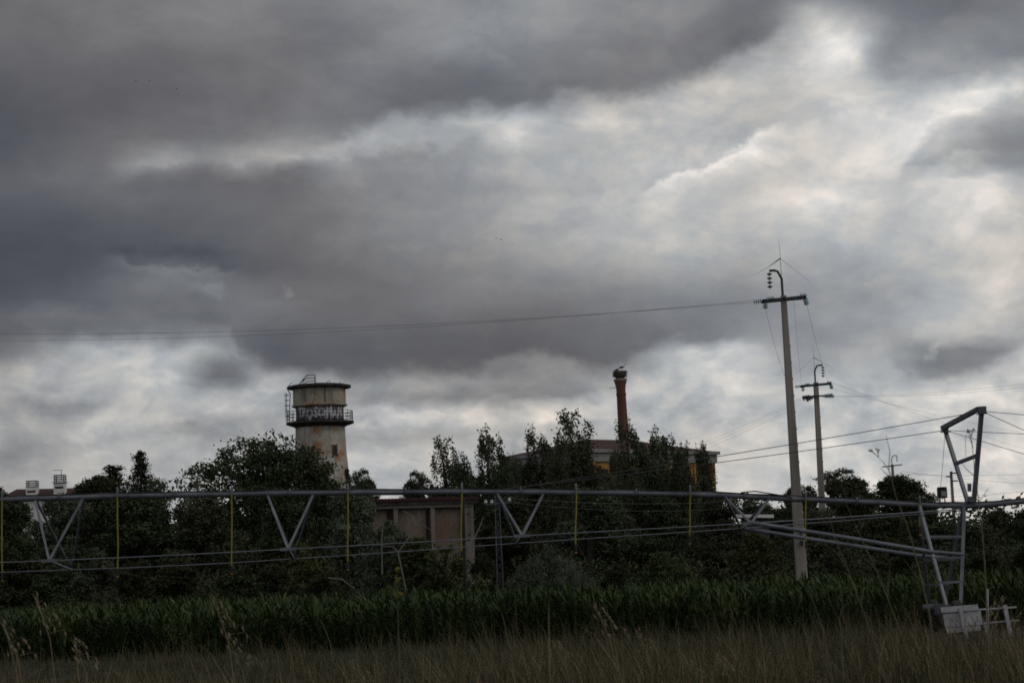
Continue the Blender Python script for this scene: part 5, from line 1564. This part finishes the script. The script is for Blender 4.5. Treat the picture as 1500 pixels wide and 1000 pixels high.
# ------------------------------------------------------------------ corn
def corn():
    rng = np.random.default_rng(8)
    protos = []
    for s in range(8):
        V = []; Q = []
        def strip(pts, ws, side):
            b = sum(len(x) for x in V)
            arr = []
            for p, w in zip(pts, ws):
                arr += [p - side * w / 2, p + side * w / 2]
            V.append(np.array(arr))
            for i in range(len(pts) - 1):
                Q.append([b + 2 * i, b + 2 * i + 1, b + 2 * i + 3, b + 2 * i + 2])
        hs = 0.86 + 0.12 * rng.random()
        strip([np.array([0, 0, 0.]), np.array([0.01, 0, hs * 0.5]), np.array([0, 0.01, hs])], [0.035, 0.03, 0.012], np.array([1., 0, 0]))
        strip([np.array([0, 0, 0.]), np.array([0.01, 0, hs * 0.5]), np.array([0, 0.01, hs])], [0.035, 0.03, 0.012], np.array([0, 1., 0]))
        plane = rng.random() * PI
        nl = 11
        for i in range(nl):
            z = 0.12 + (hs - 0.12) * (i / (nl - 1)) ** 0.95
            a = plane + (i % 2) * PI + rng.normal() * 0.35
            d = np.array([math.cos(a), math.sin(a), 0]); sd_ = np.array([-math.sin(a), math.cos(a), 0])
            ln = (0.70 - 0.24 * abs(i / nl - 0.45)) * (0.85 + 0.3 * rng.random())
            up = R(70 + 14 * (i / nl) + rng.normal() * 7)
            pts = [np.array([0, 0, z])]; ang = up; droop = R(18 + 18 * rng.random()) * (1.2 - 0.75 * i / nl)
            for k in range(4):
                pts.append(pts[-1] + (d * math.cos(ang) + np.array([0, 0, 1.]) * math.sin(ang)) * ln / 4)
                ang -= droop * (0.4 + 0.45 * k)
            tw = sd_ * 0.85 + np.array([0, 0, 0.5]) * rng.normal() * 0.5
            strip(pts, [0.03, 0.07, 0.074, 0.05, 0.005], tw / np.linalg.norm(tw))
        protos.append((np.concatenate(V), np.array(Q)))
    VV = []; QQ = []; b = 0
    rows = [69.6 + 0.75 * i for i in range(37)]
    for ri, y in enumerate(rows):
        half = (y * 0.235 + 5)
        step = 0.15 if ri < 10 else 0.22
        xs = np.arange(-half, half, step)
        xs = xs + rng.normal(size=len(xs)) * 0.03
        for x in xs:
            v, q = protos[rng.integers(0, 8)]
            a = rng.random() * 2 * PI; s = 0.84 + 0.36 * rng.random() + 0.07 * math.sin(x * 0.31 + y * 0.2) + 0.04 * math.sin(x * 1.3)
            c, sn = math.cos(a) * s, math.sin(a) * s
            w = np.empty_like(v)
            lx, ly = 0.03 * rng.normal(), 0.03 * rng.normal()
            w[:, 0] = v[:, 0] * c - v[:, 1] * sn + x + lx * v[:, 2] - 0.05 * v[:, 2] ** 2
            w[:, 1] = v[:, 0] * sn + v[:, 1] * c + y + 0.05 * rng.normal() + ly * v[:, 2]
            w[:, 2] = v[:, 2] * s
            VV.append(w); QQ.append(q + b); b += len(w)
    o = np_mesh('corn_field', np.concatenate(VV), np.concatenate(QQ), M['corn'])
    tag(o, 'dense band of dark green young corn across the field', 'corn', None, 'stuff')
corn()

# ------------------------------------------------------------------ grass
def grass():
    rng = np.random.default_rng(9)
    Vs = []; Ts = []; N = 0
    def blades(n, y0, y1, h0, h1, w, tone0, tone1, lean=0.25, pw=1.0):
        # density even over the seen wedge
        y = y0 + (y1 - y0) * rng.random(n) ** pw
        half = y * 0.235 + 2.0
        x = (rng.random(n) * 2 - 1) * half
        # tufts
        k = max(1, n // 14)
        tx = (rng.random(k) * 2 - 1); ty = y0 + (y1 - y0) * rng.random(k) ** pw
        idx = rng.integers(0, k, n)
        m = rng.random(n) < 0.75
        y = np.where(m, ty[idx] + rng.normal(size=n) * 0.10, y)
        x = np.where(m, tx[idx] * (ty[idx] * 0.235 + 2.0) + rng.normal(size=n) * 0.10, x)
        g = np.array([gz(a, b_) for a, b_ in zip(x, y)])
        big = 0.75 + 0.5 * rng.random(k)
        h = (h0 + (h1 - h0) * rng.random(n) ** 1.6) * big[idx]
        # thicker and taller on the right half of the bank
        h *= 1.0 + 0.35 * np.clip(x / (half + 0.1), -0.7, 1)
        patch = 0.5 + 0.5 * np.sin(x * 1.7 + 1.3 * np.sin(y * 0.55)) * np.cos(y * 0.8 + 0.9 * np.sin(x * 0.7))
        h *= 0.5 + 0.9 * patch
        h = np.where((y > 42) & (x / y > 0.172) & (x / y < 0.235), h * 0.45, h)
        a = rng.random(n) * 2 * PI
        ln = lean * (0.3 + rng.random(n)) * h
        dx = np.cos(a) * ln - 0.10 * h; dy = np.sin(a) * ln
        sa = rng.random(n) * 2 * PI
        sx, sy = np.cos(sa) * w / 2, np.sin(sa) * w / 2
        V = np.empty((n, 7, 3))
        for j, (t, b_, ww) in enumerate(((0, 0, 1.0), (0.45, 0.2, 0.85), (0.8, 0.62, 0.5))):
            V[:, 2 * j, 0] = x + dx * b_ - sx * ww; V[:, 2 * j + 1, 0] = x + dx * b_ + sx * ww
            V[:, 2 * j, 1] = y + dy * b_ - sy * ww; V[:, 2 * j + 1, 1] = y + dy * b_ + sy * ww
            V[:, 2 * j, 2] = V[:, 2 * j + 1, 2] = g + h * t
        V[:, 6, 0] = x + dx; V[:, 6, 1] = y + dy; V[:, 6, 2] = g + h * (1.0 - 0.15 * lean)
        tone = np.clip(tone0 + (tone1 - tone0) * rng.random(n) + 0.12 * rng.normal(size=k)[idx] + 0.22 * (patch - 0.5), 0, 1)
        Vs.append(V); Ts.append(np.repeat(tone, 7))
    blades(34000, 13, 26, 0.06, 0.26, 0.0085, 0.10, 0.72)
    blades(24000, 13, 27, 0.08, 0.34, 0.012, 0.0, 0.3)
    blades(13000, 14, 26, 0.20, 0.62, 0.0052, 0.4, 1.0, 0.42)
    blades(9000, 14, 26, 0.15, 0.50, 0.007, 0.0, 0.4, 0.45)
    blades(26000, 26, 46, 0.08, 0.32, 0.013, 0.0, 0.42)
    blades(8000, 26, 50, 0.30, 0.80, 0.008, 0.25, 0.9, 0.34)
    blades(34000, 44, 69.3, 0.08, 0.44, 0.018, 0.0, 0.28, 0.3)
    blades(12000, 44, 69.3, 0.08, 0.28, 0.014, 0.0, 0.5)
    blades(4200, 48, 69.3, 0.4, 1.0, 0.011, 0.1, 0.7, 0.3)
    V = np.concatenate(Vs); n = len(V)
    base = np.arange(n)[:, None] * 7
    quads = np.concatenate([base + np.array([0, 1, 3, 2]), base + np.array([2, 3, 5, 4]), base + np.array([4, 5, 6, 6])])
    # last face is a triangle: build with separate tri list
    me = bpy.data.meshes.new('grass')
    q = np.concatenate([base + np.array([0, 1, 3, 2]), base + np.array([2, 3, 5, 4])]).astype(np.int32)
    t = (base + np.array([4, 5, 6])).astype(np.int32)
    me.vertices.add(n * 7); me.vertices.foreach_set('co', V.reshape(-1).astype(np.float32))
    me.loops.add(q.size + t.size); me.loops.foreach_set('vertex_index', np.concatenate([q.ravel(), t.ravel()]))
    me.polygons.add(len(q) + len(t))
    me.polygons.foreach_set('loop_start', np.concatenate([np.arange(0, q.size, 4), q.size + np.arange(0, t.size, 3)]).astype(np.int32))
    me.polygons.foreach_set('loop_total', np.concatenate([np.full(len(q), 4), np.full(len(t), 3)]).astype(np.int32))
    at = me.attributes.new('tone', 'FLOAT', 'POINT'); at.data.foreach_set('value', np.concatenate(Ts).astype(np.float32))
    me.update(calc_edges=True)
    o = link_mesh('grass', me, M['blade'])
    tag(o, 'dry brown and green grass covering the near bank', 'grass', None, 'stuff')
grass()

# ------------------------------------------------------------------ wild oats and tall weeds on the bank
def make_oat(seed):
    rng = random.Random(seed)
    root = thing('wild_oat', None, None, (0, 0, 0))
    st = MB()
    pts = [Vector((0, 0, 0)), Vector((-0.015, 0, 0.35)), Vector((-0.05, 0, 0.68)), Vector((-0.115, 0, 0.90)), Vector((-0.16, 0, 1.0))]
    st.tube(pts, [0.0035, 0.003, 0.0025, 0.002, 0.0012], 5)
    sp = MB()
    for i in range(17):
        t = i / 16.0
        p = Vector((-0.06 - 0.10 * t, 0, 0.72 + 0.28 * t))
        a = rng.random() * 2 * PI; l = (0.07 * (1 - t) + 0.02) * rng.uniform(0.6, 1.2)
        q = p + Vector((math.cos(a) * l + 0.02, math.sin(a) * l, 0.01 + 0.015 * rng.random()))
        e = q + Vector((0.008, 0, -0.012))
        st.tube([p, q, e], 0.001, 3)
        d = Vector((rng.uniform(0.1, 0.5), rng.uniform(-0.3, 0.3), -1)).normalized()
        sp.tube([e, e + d * 0.011, e + d * 0.025, e + d * 0.042], [0.0012, 0.0056, 0.0046, 0.0008], 6)
        sp.tube([e + d * 0.03, e + d * 0.055], [0.0009, 0.0005], 3)
    st.build('stem', M['straw'], root)
    sp.build('seed_head', M['straw'], root)
    return root
OATS = [make_oat(1), make_oat(2), make_oat(3)]
used = set()
GO = 'wild oats on the near bank'
for i, (px, py, Y, rz, label) in enumerate([
    (50, 865, 17.5, 0.0, 'wild oat stalk standing out against the dark trees below the first V brace'),
    (310, 870, 17.0, 0.1, 'wild oat stalk with long head below the third yellow hose'),
    (100, 930, 16.0, -0.4, 'short wild oat stalk low at the left, under the tall first one'),
    (512, 962, 15.5, 0.2, 'wild oat head low in the grass below the pale willow'),
    (868, 880, 16.5, -0.2, 'wild oat stalk against the corn right of the silver bushes'),
    (808, 934, 16.0, 0.3, 'short wild oat stalk under the silver bushes'),
    (926, 916, 16.8, 0.5, 'wild oat stalk with bent head below the wide green bush'),
    (1048, 953, 15.2, -0.3, 'wild oat stalk with heavy head in the grass left of the tall pole foot'),
    (1003, 962, 15.6, 0.2, 'very short wild oat stalk left of the heavy headed one'),
    (1186, 978, 15.0, 0.7, 'lowest wild oat head, at the bottom edge below the tall pole'),
    (1402, 872, 17.0, 3.0, 'wild oat stalk in front of the white barrier panel, bending right'),
    (1452, 872, 17.3, 2.8, 'wild oat stalk in front of the barrier rails, bending right'),
    (2, 905, 16.0, 0.0, 'wild oat stalk cut by the left edge'),
    (330, 925, 15.7, 0.4, 'shorter wild oat stalk just beside the long headed one'),
]):
    pr = OATS[i % 3]
    o = pr if i % 3 not in used else copy_tree(pr)
    used.add(i % 3)
    t = P(px, py, Y); g = gz(t.x, Y)
    h = max(0.25, t.z - g)
    s = h
    k = max(0.75, min(1.15, s + 0.35))
    o.location = (t.x + 0.15 * k, Y, g - 0.02)
    o.scale = (k, k, s)
    o.rotation_euler = (0, 0, rz)
    tag(o, label, 'wild oat', GO)

GWD = 'tall weeds on the near bank'
def weed(name, label, Y, stem, branches, umbels=(), r=0.006, flower=None):
    r *= 1.15
    pts = [P(x, y, Y) for x, y in stem]
    b = pts[0].copy(); g = gz(b.x, Y)
    base = Vector((b.x, Y, g))
    root = thing(name, label, 'weed', base, GWD)
    pts = [base - Vector((0, 0, 0.05))] + [p for p in pts if p.z > g + 0.05]
    m = MB()
    n = len(pts)
    m.tube(pts, [r * (1 - 0.72 * i / (n - 1)) for i in range(n)], 6)
    for br in branches:
        q = [P(x, y, Y) for x, y in br]
        m.tube(q, [r * 0.5 * (1 - 0.6 * i / max(1, len(q) - 1)) for i in range(len(q))], 5)
    m.build('stem', M['weed'], root)
    rng = random.Random(int(stem[0][0]))
    for (x, y, dx, dy, n_, rad) in umbels:
        u = MB(); c = P(x, y, Y)
        for i in range(n_):
            e = c + Vector((dx + rad * rng.uniform(-1, 1), rad * rng.uniform(-1, 1), dy + rad * rng.uniform(-0.3, 0.7)))
            u.tube([c, c.lerp(e, 0.6) + Vector((0, 0, 0.004)), e], [0.0022, 0.0016, 0.001], 4)
            for j in range(3):
                f = e + Vector((rng.uniform(-1, 1), rng.uniform(-1, 1), rng.uniform(-0.3, 1))) * 0.010
                u.ball(f, 0.005, 0.005, 0.006, 6)
        u.build('flower_head', M[flower or 'weed'], root)
weed('tall_weed', 'tallest dry weed with split top and umbel, in front of the round dark tree', 17.5,
     [(1375, 1010), (1362, 900), (1346, 831), (1339, 804), (1329, 770), (1312, 726), (1302, 688), (1303.5, 661), (1302, 655), (1298, 638)],
     [[(1302, 688), (1294, 677), (1287, 670)], [(1304, 699), (1296, 692), (1289, 684)], [(1346, 831), (1340, 815), (1335, 800)], [(1352, 856), (1338, 838), (1324, 818)]],
     [(1287, 670, -0.03, 0.045, 6, 0.035)])
weed('tall_weed', 'tall dry weed with umbel head in front of the overhang mast', 17.5,
     [(1452, 1010), (1448, 936), (1443, 832), (1439, 781), (1434, 735), (1428, 697), (1426, 670), (1424, 650), (1423, 640)],
     [[(1434, 735), (1441, 725), (1448, 714)], [(1427, 697), (1415, 686), (1409, 678)], [(1425, 655), (1420, 638), (1415.5, 636), (1414, 645), (1415, 668)], [(1439, 781), (1432, 770), (1420, 762)]],
     [(1423, 640, 0.0, 0.045, 7, 0.035)], 0.0065)
weed('tall_weed', 'thin weed leaning left, its tip on the pipe right of the tall pole', 17.0,
     [(1300, 1010), (1278, 933), (1244, 838), (1224, 790), (1216, 760), (1210, 729)], [[(1244, 838), (1228, 812), (1213, 798)], [(1262, 885), (1266, 855), (1262, 830)], [(1224, 790), (1214, 775)]], [(1262, 830, 0, 0.03, 4, 0.025)], 0.0045)
weed('tall_weed', 'thin weed with bent tip on the pipe, between the second pole and tallest weed', 17.0,
     [(1350, 1010), (1312, 906), (1285, 838), (1258, 780), (1246, 752), (1237, 732)], [[(1258, 780), (1266, 762)], [(1285, 838), (1272, 820), (1252, 812)], [(1300, 875), (1302, 850), (1303, 832)]], [], 0.0045)
weed('tall_weed', 'short weed against the corn below the tall pole', 16.5,
     [(1222, 1005), (1207, 926), (1195, 890), (1186, 866)], [[(1207, 926), (1192, 900)]], [], 0.004)
weed('tall_weed', 'weed with hooked drooping tip right of the tall pole', 16.5,
     [(1236, 1010), (1233, 933), (1230, 905), (1233, 890), (1240, 884), (1244, 885)], [], [], 0.004)
weed('tall_weed', 'thin yellow flowered weed in front of the brown building bushes', 17.0,
     [(586, 1000), (583, 900), (582, 860), (581, 832)], [], [(583, 872, 0, 0.0, 7, 0.03), (582, 850, 0, 0.0, 6, 0.028), (581, 834, 0, 0.0, 5, 0.02)], 0.004, 'yellow_flower')
weed('tall_weed', 'dry leafless weed at the left edge leaning right', 15.5,
     [(28, 1005), (18, 960), (8, 920), (2, 900)], [[(18, 960), (22, 935)]], [], 0.005)

# ------------------------------------------------------------------ far birds
def bird(px, py, Y, label, rz):
    c = P(px, py, Y)
    root = thing('bird', label, 'bird', c, 'tiny birds in the sky')
    root.scale = (0.42, 0.42, 0.42)
    b = MB(); b.tube([c + Vector((-0.28, 0, 0)), c + Vector((-0.1, 0, 0.02)), c + Vector((0.12, 0, 0.03)), c + Vector((0.26, 0, 0.02))], [0.02, 0.09, 0.10, 0.02], 8)
    for s_ in (-1, 1):
        b.tube([c + Vector((0.02, 0, 0.04)), c + Vector((-0.02, s_ * 0.3, 0.2)), c + Vector((-0.14, s_ * 0.62, 0.12))], [0.08, 0.055, 0.012], 6)
    b.build('body', M['blackfeather'], root)
    root.rotation_euler = (0, 0, rz)
bird(199, 119, 320, 'tiny bird silhouette, left of the pair high in the dark cloud', 0.8)
bird(219, 118.5, 320, 'tiny bird silhouette, right of the pair high in the dark cloud', 1.2)
bird(258.5, 130.5, 330, 'tiny bird silhouette lower right of the pair', 0.4)
bird(727, 349.5, 330, 'tiny bird silhouette in mid sky, left one of two close together', 1.0)
bird(734, 351, 330, 'tiny bird silhouette in mid sky, right one of two close together', 0.6)

# ------------------------------------------------------------------ render settings
scene.view_settings.view_transform = 'Standard'
scene.view_settings.look = 'None'
scene.view_settings.exposure = 0.0
scene.view_settings.gamma = 1.0
scene.render.engine = 'CYCLES'
scene.cycles.max_bounces = 5
scene.cycles.diffuse_bounces = 3
scene.cycles.glossy_bounces = 2
scene.cycles.transmission_bounces = 2
scene.cycles.use_denoising = False
scene.cycles.filter_width = 1.7
